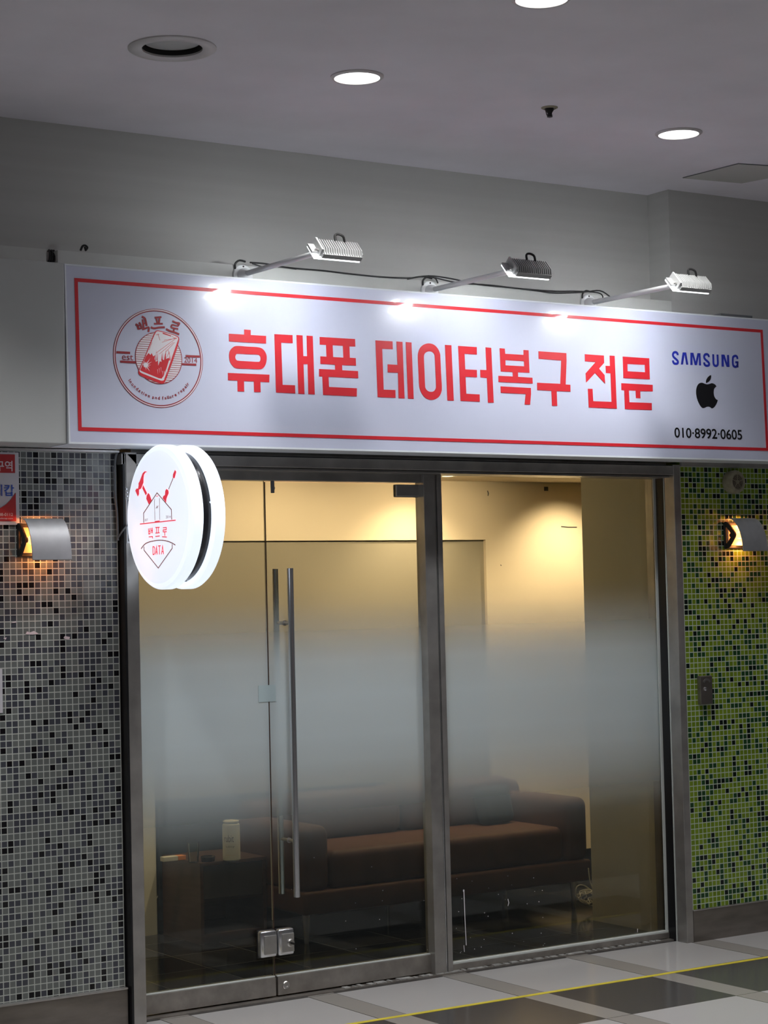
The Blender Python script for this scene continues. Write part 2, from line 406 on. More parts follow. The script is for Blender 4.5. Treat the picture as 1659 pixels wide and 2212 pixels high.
struct(MB().box(5.895, 13, -0.012, 0.0, 2.099, 2.125).build('trim_3', 'steel'))
struct(MB().box(-4, 13, -11.2, -11, 0, ZC).build('wall_opposite', 'opp'))
struct(MB().box(12.9, 13, -11, 0.0, 0, ZC).build('wall_far_right', 'opp'))
struct(MB().box(-4.1, -4, -11, 0.0, 0, ZC).build('wall_far_left', 'opp'))
# frame around the opening
b = MB().box(3.178, 3.228, 0.0, 0.17, 0, 2.105, 0.002); struct(b.build('trim_4', 'steel'))
b = MB().box(5.857, 5.895, -0.002, 0.062, 0, 2.105, 0.002); b.box(5.862, 5.895, 0.062, 0.20, 0, 2.06)
struct(b.build('trim_5', 'steel'))
b = MB().box(5.857, 5.863, 0.066, 0.071, 0.0, 2.05); b.box(5.850, 5.863, 0.1285, 0.134, 0, 2.05); struct(b.build('trim_6', 'ledge'))
b = MB().box(5.858, 5.863, 0.075, 0.122, 0, 2.05); b.box(3.170, 3.178, 0.0, 0.05, 0, 2.105); struct(b.build('trim_7', 'dark'))
# lintel
b = MB().box(3.165, 5.895, 0.0, 0.12, 2.060, 2.100, 0.002); b.box(3.20, 5.87, 0.03, 0.15, 2.050, 2.0585, 0.001)
b.box(3.228, 5.86, 0.05, 0.15, 2.10, 2.125)
struct(b.build('trim_8', 'steel'))
b = MB().box(3.165, 5.895, 0.012, 0.14, 2.0583, 2.0603); b.box(3.165, 5.895, 0.004, 0.1, 2.100, 2.104); struct(b.build('trim_9', 'dark'))
b = MB().box(3.228, 4.60, 0.118, 0.172, 2.017, 2.050, 0.001); struct(b.build('trim_10', 'steel'))
# mullion
b = MB().box(4.582, 4.637, 0.10, 0.165, 0, 2.05, 0.002); b.box(4.650, 4.6745, 0.105, 0.165, 0, 2.05, 0.002)
struct(b.build('trim_11', 'steel'))
b = MB().box(4.637, 4.650, 0.118, 0.16, 0, 2.05); struct(b.build('trim_12', 'dark'))
b = MB().box(4.6415, 4.6455, 0.106, 0.119, 0, 2.05, 0.001); struct(b.build('trim_13', 'chrome'))
# threshold
b = MB().box(3.228, 5.86, 0.088, 0.15, 0.0, 0.006); struct(b.build('trim_14', 'steel2'))
b = MB(); random.seed(3)
for i in range(46):
    x = 4.15 + i*0.036 + random.uniform(-.01, .01); b.box(x, x+random.uniform(.01, .04), .096, .118+random.uniform(0, .02), .004, .008+random.uniform(0, .002), .001, 1)
o = struct(b.build('trim_15', 'mortar'))

# shop interior
YB = 1.79; PB = 1.77
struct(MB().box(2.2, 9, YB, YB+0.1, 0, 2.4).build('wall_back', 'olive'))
struct(MB().box(2.2, 4.160, YB-.02, YB, 0, 0.80).build('wall_back_left', 'pier'))
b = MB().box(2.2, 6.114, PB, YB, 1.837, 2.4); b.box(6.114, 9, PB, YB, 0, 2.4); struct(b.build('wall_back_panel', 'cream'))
struct(MB().box(2.2, 9, 0.17, YB+.1, 2.143, 2.25).build('ceiling_shop', 'cream'))
struct(MB().box(2.1, 2.2, 0.17, YB, 0, 2.2).build('wall_shop_left', 'cream'))
struct(MB().box(9, 9.1, 0.17, YB, 0, 2.2).build('wall_shop_right', 'cream'))
struct(MB().box(5.932, 6.05, 0.17, 0.742, 0, 2.143).build('wall_pier', 'pier'))
struct(MB().box(5.45, 9, PB-.012, PB, 0, .17).build('baseboard_back', 'drum'))
# small marks on the column
C1 = thing('wall_sensor', 'tiny square black sensor high on the shop column', 'sensor', (6.70, PB, 2.10))
p = aty(1179, 1056, PB); MB().box(p.x-.012, p.x+.012, PB-.006, PB, p.z-.011, p.z+.011, .001).build('sensor_body', 'blackm', C1)
C1.location = (p.x, PB, p.z); C1.children[0].data.transform(Matrix.Translation(Vector((6.70, PB, 2.10))-Vector(C1.location)))
PW = Plane((0, PB, 0), (1, 0, 0), (0, 0, 1), (0, -1, 0))
tears = []
for pts, w in (([(1212, 1137.5), (1228, 1139), (1246, 1139)], .006), ([(1053, 1060), (1055, 1066), (1054, 1071)], .005), ([(1081, 1220), (1083, 1222)], .004)):
    tears.append([ribbon([PW.at(*q) for q in pts], w)])
for g1_, nm_ in zip(tears, ('long thin dark tear in the cream wallpaper near the right end of shop wall', 'short upright dark tear in the cream wallpaper just right of the mullion', 'tiny dark nick in the cream wallpaper below the short upright tear')):
    tag(decal('wallpaper_tear', PW, [g1_], 'woodd', None, 0.0006), nm_, 'tear')

# yellow tape on the corridor floor
o = MB(); xs = [0.5+i*0.32 for i in range(30)]
bm = o.bm; prev = None
for i, x in enumerate(xs):
    y = -0.430 + (x-4)*-0.011 + random.uniform(-.0015, .0015)
    if 4.20 < x < 4.28: pass
    a, c = bm.verts.new((x, y, .0012)), bm.verts.new((x, y-0.026, .0012))
    if prev: bm.faces.new((prev[0], a, c, prev[1]))
    prev = (a, c)
r = bmesh.ops.extrude_face_region(bm, geom=list(bm.faces)); bmesh.ops.translate(bm, vec=(0, 0, -0.001), verts=[g for g in r['geom'] if isinstance(g, bmesh.types.BMVert)])
tag(o.build('floor_tape', 'tape'), 'long yellow tape line on the corridor floor in front of the shop', 'tape')

# ================================================================== GLAZING
def pane(name, x0, x1, z0, z1, parent, m='film', y=YG):
    return MB().box(x0, x1, y-0.004, y+0.004, z0, z1).build(name, m, parent)
def at0(name):   # setting unit kept at world origin so the film height is the same on every pane
    o = bpy.data.objects.new(name, None); COL.objects.link(o); WLOC[o.name] = Vector(); o['kind'] = 'structure'; return o
w1 = at0('window_1'); pane('glass_pane', 3.229, 3.851, 0.085, 2.03, w1)
MB().box(3.229, 3.849, 0.128, 0.172, 0.012, 0.083, .0015).build('bottom_rail', 'steel2', w1)
MB().box(3.229, 3.849, 0.134, 0.166, 0.083, 0.088, .001).build('gasket', 'ledge', w1)
w2 = at0('window_2'); pane('glass_pane', 4.675, 5.862, 0.03, 2.05, w2)
MB().box(4.675, 5.862, 0.118, 0.165, 0.008, 0.032, .0015).build('bottom_rail', 'steel2', w2)
MB().box(4.675, 5.862, 0.122, 0.160, 0.032, 0.040, .001).build('gasket', 'ledge', w2)
d1 = at0('door_1'); pane('glass_pane', 3.856, 4.590, 0.085, 2.012, d1)
MB().box(3.858, 4.590, 0.128, 0.172, 0.012, 0.083, .0015).build('bottom_rail', 'steel2', d1)
MB().box(3.858, 4.590, 0.134, 0.166, 0.083, 0.088, .001).build('gasket', 'ledge', d1)
MB().box(3.8525, 3.8555, 0.145, 0.154, 0.088, 2.012).build('glass_edge', 'wood', d1)
b = MB(); b.box(4.470, 4.586, 0.138, 0.146, 1.958, 2.010, .006, 3); b.box(4.470, 4.586, 0.154, 0.162, 1.958, 2.010, .006, 3); b.box(4.560, 4.586, 0.146, 0.154, 1.958, 2.010)
b.build('hinge', 'steel', d1)
for yy in (0.092, 0.208):
    hd = MB(); hd.lathe((3.930, yy, 0.388), (0, 0, 1), [(.0115, 0), (.0125, .001), (.0125, 1.282), (.0115, 1.283)], 20)
    h = hd.build('pull_handle', 'chrome', d1, True)
    for zz in (1.456, 0.604):
        y0, y1 = (yy, YG-.004) if yy < YG else (YG+.004, yy)
        MB().lathe((3.930, y0, zz), (0, 1, 0), [(.007, 0), (.007, y1-y0-.006), (.011, y1-y0-.006), (.011, y1-y0)], 16).build('standoff', 'satin', h, True)
b = MB(); c = atz(610, 2135, 0); b.lathe((3.893, 0.128, 0.048), (0, -1, 0), [(.016, 0), (.016, .003), (.013, .006), (.007, .006), (.006, .003)], 24)
b.build('lock_cylinder', 'satin', d1, True)
# meeting lock across the gap
for nm, x0, x1, par in (('lock_keeper', 3.776, 3.848, w1), ('lock_case', 3.856, 3.926, d1)):
    b = MB(); b.box(x0, x1, 0.112, 0.146, 0.166, 0.268, .008, 3); k = b.build(nm, 'chrome', par, True)
    MB().box(x0-.002, x1+.002, 0.136, 0.1455, 0.163, 0.271, .004, 2).build('back_plate', 'dark', k)
    MB().box(x0+.013, x1-.004, 0.106, 0.114, 0.178, 0.250, .002, 2).build('cover_plate', 'satin', k)
    if nm == 'lock_case':
        MB().lathe((3.905, .106, .213), (0, -1, 0), [(.016, 0), (.016, .004), (.012, .007), (.008, .007), (.008, .003)], 24).build('lock_cylinder', 'satin', k, True)
        b = MB(); b.box(3.9035, 3.9065, 0.072, 0.106, .208, .2165, .001); b.build('thumb_turn', 'blackm', k)
o = MB()
p = aty(589, 1052, YG-.005)
o.tube([(p.x-.004, YG-.006, p.z+.018), (p.x-.005, YG-.006, p.z+.002), (p.x, YG-.012, p.z-.012), (p.x+.006, YG-.012, p.z-.006), (p.x+.005, YG-.012, p.z)], .0012, 6, 4)
o.box(p.x-.009, p.x+.007, YG-.0062, YG-.0045, p.z-.024, p.z+.024, .002)
tag(o.build('adhesive_hook', 'gcable'), 'small clear stick-on hook at the top corner of the glass door', 'hook')
PG = Plane((0, YG-.0045, 0), (1, 0, 0), (0, 0, 1), (0, -1, 0))
g = [[ribbon([PG.at(*q) for q in pts], w)] for pts, w in (([(1002, 1925), (1004, 1980), (1007, 2042)], .0032), ([(1002, 2042), (1003, 2056)], .002), ([(1097, 1942), (1099, 1950), (1097, 1957)], .0028), ([(1377, 2006), (1377, 2014)], .002))]
c0 = PG.at(1001.5, 1924); g.append([[(c0.x+.004*math.cos(t), c0.y+.005*math.sin(t)) for t in [i*math.pi/5 for i in range(10)]]])
random.seed(5)
for i in range(34):
    q = PG.at(random.uniform(985, 1180), random.uniform(1890, 2060)); r_ = random.uniform(.0008, .002)
    g.append([[(q.x+r_*math.cos(t), q.y+r_*math.sin(t)) for t in [i*math.pi/3 for i in range(6)]]])
decal('silicone_smear', PG, g, 'wprint', w2, 0.0005)
g = []
for i in range(24):
    q = PG.at(random.uniform(330, 930), random.uniform(1850, 2060)); r_ = random.uniform(.0008, .0016)
    if q.x > 3.86: g.append([[(q.x+r_*math.cos(t), q.y+r_*math.sin(t)) for t in [i*math.pi/3 for i in range(6)]]])
decal('paint_speck', PG, g, 'wprint', d1, 0.0005)
PP = Plane((0, YG+.0046, 0), (1, 0, 0), (0, 0, 1), (0, -1, 0))
b = MB(); p = aty(558, 1481, .145); q = aty(596, 1515, .145); b.box(p.x, q.x, .1443, .1452, q.z, p.z)
tag(b.build('clear_sticker', 'cyan'), 'small pale cyan sticker across the gap at the left edge of the glass door', 'sticker')

# ================================================================== SIGN BOX
T = 0.0234; SD = -0.15
PS = Plane((0, SD, 2.44), (1, 0, 0), (0, math.sin(T), math.cos(T)), (0, -math.cos(T), math.sin(T)))
def S2W(u, v, n=0.0): return PS.o + PS.u*u + PS.v*v + PS.n*n
tl = PS.at(137.5, 569.5); bl = PS.at(149, 958.5); rr_ = PS.at(1657.9, 974.7)
U0 = (tl.x+bl.x)/2; U1 = rr_.x+0.40; V0, V1 = bl.y, tl.y
sg = thing('sign_box', 'long white fascia sign with big red lettering and red border above the shop door', 'sign', (4.6, 0.0, 2.12))
b = MB()
P4 = [S2W(U0, V0), S2W(U1, V0), S2W(U1, V1), S2W(U0, V1)]
b.loft([P4, [Vector((p.x, -0.001, p.z)) for p in P4]]); b.build('case', 'rim', sg)
def uvquad(u0, u1, v0, v1): return [(u0, v0), (u1, v0), (u1, v1), (u0, v1)]
decal('sign_face', PS, [[uvquad(U0+.004, U1-.004, V0+.004, V1-.004)]], 'sign', sg, 0.0006)
decal('edge_trim', PS, [[uvquad(U0, U1, V0, V1), uvquad(U0+.006, U1-.006, V0+.007, V1-.006)]], 'rim', sg, 0.0026)
rtl, rbl, rtr, rbr = PS.at(158.6, 599.9), PS.at(170, 929.8), PS.at(1648, 713.1), PS.at(1657.9, 974.7)
ru0, ru1, rv0, rv1 = (rtl.x+rbl.x)/2, (rtr.x+rbr.x)/2, (rbl.y+rbr.y)/2, (rtl.y+rtr.y)/2; w_ = 0.0132
decal('red_border', PS, [[uvquad(ru0, ru1, rv0, rv1), uvquad(ru0+w_, ru1-w_, rv0+w_, rv1-w_)]], 'red', sg, 0.0022)
def cropA(P): return [PS.at(470+x/4.608, 690+y/4.608) for x, y in P]
def cropB(P): return [PS.at(800+x/5.027, 700+y/5.027) for x, y in P]
def cropC(P): return [PS.at(1080+x/4.74, 730+y/4.74) for x, y in P]
def rnd(P, n=5): return catmull([Vector(p) for p in P], n, True)
LET = [
 [cropA([(110,143),(262,152),(262,101),(327,106),(327,156),(480,165),(480,242),(112,220)])],
 [rnd(cropA([(112,370),(118,320),(145,283),(185,265),(290,271),(400,278),(448,297),(478,340),(486,385),(478,440),(455,480),(415,497),(305,493),(190,488),(150,465),(122,425)])),
  rnd(cropA([(173,378),(180,352),(200,343),(300,348),(395,352),(418,365),(425,390),(420,413),(400,423),(300,418),(205,412),(182,402)]))],
 [cropA([(100,533),(513,551),(511,627),(423,622),(426,725),(361,723),(358,618),(260,615),(262,719),(197,717),(195,610),(102,606)])],
 [cropA([(562,147),(743,157),(745,238),(630,232),(644,652),(768,656),(770,738),(579,728)])],
 [cropA([(782,156),(843,160),(850,366),(888,367),(883,162),(944,166),(964,748),(901,745),(893,446),(852,446),(862,744),(801,741)])],
 [cropA([(1013,175),(1365,196),(1368,271),(1309,270),(1313,382),(1372,386),(1374,461),(1236,456),(1238,507),(1395,515),(1397,587),(1101,572),(1106,673),(1383,686),(1382,768),(1047,752),(1040,570),(1007,569),(1007,494),(1168,501),(1166,452),(1021,443),(1020,368),(1081,371),(1077,255),(1015,251)]),
  cropA([(1142,258),(1245,264),(1249,381),(1147,375)])],
 [cropB([(52,178),(237,189),(240,275),(125,270),(141,713),(268,717),(270,802),(76,794)])],
 [cropB([(280,190),(345,195),(368,809),(304,806),(297,530),(186,525),(184,438),(292,444)])],
 [cropB([(381,196),(443,201),(467,814),(406,811)])],
 [rnd(cropB([(513,370),(517,310),(537,260),(575,225),(625,211),(680,222),(725,262),(752,320),(757,375),(764,530),(772,680),(768,735),(745,785),(705,815),(660,824),(605,810),(562,767),(535,710),(526,650),(519,510)])),
  rnd(cropB([(578,370),(583,330),(602,308),(635,298),(668,305),(690,330),(697,370),(704,520),(710,670),(705,705),(685,730),(655,737),(622,728),(597,700),(590,660),(584,510)]))],
 [cropB([(807,227),(876,231),(902,834),(834,831)])],
 [cropB([(950,238),(1152,251),(1153,333),(1019,324),(1027,493),(1153,499),(1155,580),(1030,573),(1038,758),(1183,765),(1185,845),(977,835)])],
 [cropB([(1247,253),(1309,259),(1336,855),(1274,854),(1262,587),(1193,580),(1190,498),(1258,500)])],
 [cropC([(-7,106),(46,110),(50,163),(238,174),(238,124),(289,127),(299,358),(181,352),(182,399),(329,408),(332,468),(-19,452),(-20,388),(128,395),(126,350),(5,344)]),
  cropC([(52,228),(243,239),(245,291),(53,281)])],
 [cropC([(3,496),(313,513),(314,575),(305,684),(249,682),(260,575),(5,563)])],
 [cropC([(391,137),(676,156),(678,235),(669,477),(717,480),(718,551),(577,545),(583,697),(530,695),(523,541),(378,534),(377,459),(615,470),(624,232),(393,214)])],
 [cropC([(865,167),(1060,181),(1063,256),(1011,315),(1068,381),(1074,470),(969,361),(879,458),(874,363),(976,248),(867,240)])],
 [cropC([(1120,181),(1170,184),(1193,725),(906,712),(897,521),(944,522),(951,648),(1139,655),(1129,363),(1082,360),(1078,286),(1123,287)])],
 [cropC([(1253,191),(1524,209),(1531,425),(1261,412)]), cropC([(1301,268),(1480,276),(1482,352),(1303,342)])],
 [cropC([(1239,464),(1560,481),(1561,549),(1432,545),(1435,619),(1389,616),(1386,541),(1316,538),(1322,659),(1550,667),(1552,740),(1276,729),(1269,538),(1240,535)])],
]
decal('red_lettering', PS, LET, 'red', sg, 0.0022)
# blue word, black fruit, phone number
def cropD(P): return [PS.at(1430+x/7.245, 740+y/7.245) for x, y in P]
pw = (PS.at(1500, 780)-PS.at(1501, 780)).length      # metres per photo pixel there
S1 = [(240,198),(236,172),(215,153),(185,155),(168,178),(168,208),(185,235),(222,268),(243,295),(241,322),(222,333),(192,330),(172,310),(167,280)]
wl = 27/7.245*pw*1.0
BL = [[ribbon(catmull(cropD(S1), 3), wl)], [cropD([(291,345),(318,155),(372,156),(405,347),(375,347),(348,185),(322,345)])],
 [cropD([(440,352),(440,160),(485,162),(522,305),(550,167),(595,168),(604,360),(577,358),(572,205),(540,355),(508,354),(470,205),(472,352)])],
 [ribbon(catmull(cropD([(x+488, y+31) for x, y in S1]), 3), wl)],
 [ribbon(catmull(cropD([(796,184),(798,260),(800,325),(814,356),(838,367),(860,356),(869,325),(866,260),(863,189)]), 3), wl)],
 [cropD([(926,188),(972,191),(1015,325),(1015,195),(1042,196),(1050,384),(1008,382),(957,240),(962,378),(930,376)])],
 [ribbon(catmull(cropD([(1174,258),(1171,228),(1153,211),(1126,213),(1106,234),(1102,300),(1110,358),(1143,382),(1170,366),(1178,335)]), 3), wl)],
 [ribbon(cropD([(1142,309),(1190,311)]), wl*.9)], [ribbon(cropD([(1178,300),(1178,388)]), wl*.9)]]
decal('blue_lettering', PS, BL, 'blue', sg, 0.0022)
fb = [rnd(cropD([(700,655),(662,645),(620,630),(578,640),(547,678),(531,740),(531,810),(546,885),(572,950),(602,1000),(632,1025),(662,1022),(700,1004),(740,1006),(780,1031),(808,1018)]+[(845,962),(867,906)]), 4)]
body = catmull(cropD([(812,1012),(845,962),(868,903)]), 4)
bite = catmull(cropD([(868,903),(838,885),(812,840),(803,785),(808,735),(825,705),(847,688)]), 4)
top = catmull(cropD([(847,688),(822,656),(777,637),(740,647),(700,655),(662,645),(620,630),(578,640),(547,678),(531,740),(531,810),(546,885),(572,950),(602,1000),(632,1025),(662,1022),(700,1004),(740,1006),(778,1031),(812,1012)]), 4)
fr = body[:-1]+bite[:-1]+top[:-1]
leaf = rnd(cropD([(760,513),(760,555),(740,600),(705,626),(685,630),(688,590),(708,550),(735,523)]), 4)
decal('fruit_emblem', PS, [[fr], [leaf]], 'black', sg, 0.0022)
me = textmesh('010·8992·0605', off=0.016)
a0, a1 = PS.at(1455.5, 923.5), PS.at(1455.5, 945.5); b0 = PS.at(1602.5, 949)
fit(me, a0.x, b0.x, a1.y, a0.y+.0005)
me.transform(PS.mtx(0.0026)); me.name = 'phone_number'; link('phone_number', me, 'black', sg)
# round emblem
def cropE(P): return [PS.at(220+x/6.9125, 640+y/6.9125) for x, y in P]
em = []; emw = []; k6 = 1/6.9125*(PS.at(340, 770)-PS.at(341, 770)).length
def ellipse(x0, x1, y0, y1, n=72):
    l, r_ = cropE([(x0, (y0+y1)/2-8)])[0], cropE([(x1, (y0+y1)/2+8)])[0]
    t_, bb = cropE([((x0+x1)/2, y0)])[0], cropE([((x0+x1)/2, y1)])[0]
    cx, cy, ra, rb = (l.x+r_.x)/2, (t_.y+bb.y)/2, (r_.x-l.x)/2, (t_.y-bb.y)/2
    return (cx, cy, ra, rb)
def ell(e, d=0, n=72): return [(e[0]+(e[2]-d)*math.cos(2*math.pi*i/n), e[1]+(e[3]-d)*math.sin(2*math.pi*i/n)) for i in range(n)]
E1 = ellipse(166, 1502, 190, 1664)
em.append([ell(E1), ell(E1, .0020)]); em.append([ell(E1, .0060), ell(E1, .0094)]); emw.append([ell(E1, .0016), ell(E1, .0064)])
E2 = ellipse(492, 1194, 535, 1312)
em.append([ell(E2), ell(E2, .0024)]); emw.append([ell(E2, .0024)])
hv = []
nst = 24
for i in range(1, nst):
    v = E2[1]+E2[3]*(1-2*i/nst); hw = E2[2]*math.sqrt(max(0, 1-((v-E2[1])/E2[3])**2))-.002
    hv.append([[(E2[0]-hw, v-.0008), (E2[0]+hw, v-.0008), (E2[0]+hw, v+.0008), (E2[0]-hw, v+.0008)]])
decal('emblem_ground', PS, emw, 'wprint', sg, 0.0016)
em += hv
for q in ([(215,820),(417,830),(417,862),(212,853)], [(272,960),(500,970),(503,1005),(274,993)], [(1247,878),(1456,886),(1460,918),(1250,910)], [(1188,1000),(1405,1008),(1405,1040),(1190,1030)]): em.append([cropE(q)])
decal('emblem_rings', PS, em, 'dred', sg, 0.0022)
ph = rnd(cropE([(820,512),(870,520),(1000,552),(1110,590),(1146,625),(1140,700),(1085,880),(1010,1090),(945,1262),(905,1305),(850,1298),(700,1240),(580,1190),(542,1150),(552,1090),(640,890),(720,690),(785,540)]), 4)
decal('phone_drawing_outline', PS, [[ph]], 'red', sg, 0.0028)
ph2 = rnd(cropE([(825,524),(870,532),(1000,563),(1100,600),(1132,630),(1126,700),(1072,880),(998,1088),(930,1240),(890,1262),(850,1252),(700,1195),(590,1150),(558,1120),(566,1085),(652,890),(732,690),(795,550)]), 4)
decal('phone_drawing_ground', PS, [[ph2]], 'wprint', sg, 0.0032)
scr = cropE([(690,850),(720,880),(735,850),(760,900),(790,880),(780,940),(800,980),(830,960),(835,1040),(860,970),(880,985),(890,940),(930,960),(960,930),(1005,925),(960,1075),(915,1190),(885,1232),(840,1225),(600,1125),(565,1105),(585,1060),(650,900)])
pr = [[scr]]
for q in ([(905,545),(1030,590),(1025,602),(900,562)], [(1135,640),(1150,640),(960,1215),(930,1250),(925,1235),(940,1200)]): pr.append([cropE(q)])
for a_, b_ in (((1110,620),(890,690)), ((1110,630),(920,660)), ((1090,640),(800,850)), ((1060,690),(850,865)), ((1080,690),(940,840)), ((1040,600),(1110,640)), ((740,690),(700,800)), ((980,800),(1000,870)), ((940,850),(950,930)), ((830,560),(860,660)), ((800,580),(850,570)), ((1000,830),(960,920))):
    pr.append([ribbon(cropE([a_, b_]), .0012)])
random.seed(11)
for i in range(10):
    x = random.uniform(770, 1010); pr.append([cropE([(x, 960), (x+12, 960), (x+14, random.uniform(780, 880))])])
decal('phone_drawing_screen', PS, pr, 'red', sg, 0.0036)
st = [[], ]
star = []
for i in range(26):
    a = i*math.pi/13; r1 = (random.uniform(70, 150) if i % 2 == 0 else 30)
    if i % 2 == 0 and math.pi*0.6 < a < math.pi*1.6: r1 *= .45
    star.append((645+r1*math.cos(a), 1030+r1*math.sin(a)))
pr = [[cropE(star)]]
for i in range(7):
    x, y = 820+i*25, 1080+random.uniform(-40, 40); pr.append([cropE([(x, y), (x+5, y), (x+8, y+70)])])
decal('phone_drawing_cracks', PS, pr, 'wprint', sg, 0.0040)
br = []
for pts, w in (([(500,420),(528,440),(545,498)], 26), ([(552,390),(575,430),(590,480)], 22), ([(525,448),(575,430)], 16), ([(540,492),(592,478)], 18), ([(605,345),(612,400),(620,475)], 22), ([(592,305),(630,325),(648,360),(665,445)], 24), ([(612,415),(655,398)], 18), ([(600,497),(645,482),(690,465),(698,490),(690,535)], 22),
               ([(785,322),(885,312)], 22), ([(812,335),(828,405)], 20), ([(860,325),(850,400)], 20), ([(775,412),(905,412)], 20), ([(728,462),(775,480),(850,468),(935,464)], 22),
               ([(1050,372),(1100,395),(1152,405),(1130,445)], 22), ([(1045,425),(1135,448)], 18), ([(1045,425),(1035,468),(1135,490)], 20), ([(1075,480),(1068,520)], 20), ([(955,490),(1010,520),(1080,540),(1150,570)], 24)):
    br.append([ribbon(catmull(cropE(pts), 3) if len(pts) > 2 else cropE(pts), w*k6*1.15)])
decal('emblem_lettering', PS, br, 'dred', sg, 0.0024)
for nm, t_, q in (('emblem_word', 'est', ((297,950),(462,880))), ('emblem_year', '2014', ((1225,990),(1418,922)))):
    me = textmesh(t_); a_, b_ = cropE(q); fit(me, a_.x, b_.x, a_.y, b_.y); me.transform(PS.mtx(.0024)); link(nm, me, 'dred', sg)
# arched small text
txt = 'Inundation and failure repair'; ms = []; Ra = E1[2]-.030; hgt = 0.0155
angs = []; a0_, a1_ = math.radians(-145.5), math.radians(-35.5)
full = textmesh(txt, off=.01); fa, fb_, fc, fd = bounds(full); sc_ = hgt/(fd-fc)
wid = []
for ch in txt:
    if ch == ' ': wid.append(.22); continue
    t2 = textmesh(ch); x0, x1, _, _ = bounds(t2); wid.append(x1-x0+.10)
tot = sum(wid); acc = 0
for ch, wc in zip(txt, wid):
    mid = acc+wc/2; acc += wc
    if ch == ' ': continue
    an = a0_+(a1_-a0_)*mid/tot
    t2 = textmesh(ch, off=.025); x0, x1, _, _ = bounds(t2)
    t2.transform(Matrix.Translation((-(x0+x1)/2, 0, 0))); t2.transform(Matrix.Diagonal((sc_, sc_, 1, 1)))
    cx, cy = E1[0]+Ra*math.cos(an), E1[1]+(E1[3]-.030)*math.sin(an)
    t2.transform(Matrix.Translation((cx, cy, 0)) @ Matrix.Rotation(an+math.pi/2, 4, 'Z')); ms.append(t2)
me = join_meshes(ms); me.transform(PS.mtx(.0024)); link('emblem_motto', me, 'dred', sg)

# blank neighbour sign box at the left
PV = tag(MB().box(-3.9, U0-.003, SD, -0.001, 2.118, 2.762, .003).build('blank_sign_box', 'blank'), 'plain empty white sign box to the left of the red-lettered sign', 'sign box')
b = MB(); bx = aty(1590, 683, 0)
b.box(6.05, 6.24, -0.13, -0.005, 2.765, 2.775); tag(b.build('mounting_bracket', 'gcable'), 'small grey metal bracket poking up behind the right end of the sign', 'bracket')

# ================================================================== FLOOD LAMPS over the sign
g_ = 'flood lamps over the long sign'
x0 = 3.690; LB = Vector((x0, 0.0, 2.792))
fl = thing('flood_lamp', 'arm-mounted grey flood lamp over the sign, leftmost of the three', 'lamp', LB, g_)
MB().lathe((x0, 0, 2.795), (0, -1, 0), [(.043, 0), (.043, .006), (.040, .009), (.028, .011), (.026, .026), (.018, .038), (.008, .044)], 28).build('wall_plate', 'white', fl, True)
for an in (90, 210, 330):
    b = MB(); b.lathe((x0+.035*math.cos(math.radians(an)), -.008, 2.795+.035*math.sin(math.radians(an))), (0, -1, 0), [(.0035, 0), (.0035, .004)], 8); b.build('plate_screw', 'blackm', fl)
MB().tube([(x0, -.03, 2.80), (x0, -.56, 2.796)], .0105, 14).build('arm', 'white', fl, True)
# head: slab tilted towards the sign; local axes: X, s (down the slope), n (out of the back)
hx0, hx1 = x0-.004, x0+.162
A = Vector((0, -0.548, 2.838)); sdir = Vector((0, -.67, -.74)).normalized(); ndir = Vector((0, -.74, .67)).normalized()
Ls, Tn = .080, .030
def HP(x, s, n): return Vector((x, A.y+sdir.y*s+ndir.y*n, A.z+sdir.z*s+ndir.z*n))
def hbox(b, x0_, x1_, s0, s1, n0, n1):
    P = [HP(x0_, s0, n0), HP(x1_, s0, n0), HP(x1_, s1, n0), HP(x0_, s1, n0)]
    b.loft([P, [p+ndir*(n1-n0) for p in P]])
b = MB(); hbox(b, hx0, hx1, 0, Ls, -.012, .006); b.build('housing', 'lampg', fl)
b = MB()
for i in range(17):
    xx = hx0+.002+i*(hx1-hx0-.006)/16
    P = [HP(xx, .004, .006), HP(xx, .012, .022), HP(xx, .062, .022), HP(xx, .077, .010), HP(xx, .077, .006)]
    b.prism(P, (.003, 0, 0))
b.build('heatsink', 'lampg', fl)
b = MB(); hbox(b, hx0+.004, hx0+.094, .012, Ls-.010, -.0215, -.0205); b.build('lens', 'flood', fl)
b = MB(); hbox(b, hx0-.030, hx1-.002, .008, Ls-.002, -.020, -.012); b.build('diffuser', 'lens', fl)
b = MB(); hbox(b, hx0-.034, hx0-.008, .010, .055, -.012, -.004); b.build('driver_box', 'lampg', fl)
b = MB(); hbox(b, hx0-.008, hx0, .0, Ls-.01, -.016, .020); b.build('end_cap', 'lampg', fl)
b = MB(); hbox(b, hx1, hx1+.004, .0, Ls-.01, -.012, .012); b.build('end_cap', 'lampg', fl)
b = MB(); b.box(x0-.012, x0+.012, -.590, -.545, 2.786, 2.806, .003); b.box(x0-.012, x0+.06, -.572, -.550, 2.782, 2.788, .001); b.build('yoke', 'lampg', fl)
b = MB(); b.lathe(HP(x0-.012, .05, .0), (-1, 0, 0), [(.006, 0), (.006, .012), (.004, .014)], 12); b.build('tilt_bolt', 'satin', fl, True)
b = MB(); b.tube([HP(x0+.07, .012, .018), HP(x0+.070, -.006, .030), HP(x0+.083, -.008, .036), HP(x0+.098, .004, .036), HP(x0+.104, .018, .022)], .0045, 8, 4); b.build('power_lead', 'cable', fl, True)
b = MB(); b.tube([(x0-.032, -.004, 2.818), (x0-.036, -.012, 2.838), (x0-.018, -.012, 2.852), (x0+.01, -.008, 2.850)], .004, 8, 4); b.build('base_lead', 'cable', fl, True)
dup(fl, LB+Vector((.872, 0, -.004)), 'arm-mounted grey flood lamp over the sign, middle one of three')
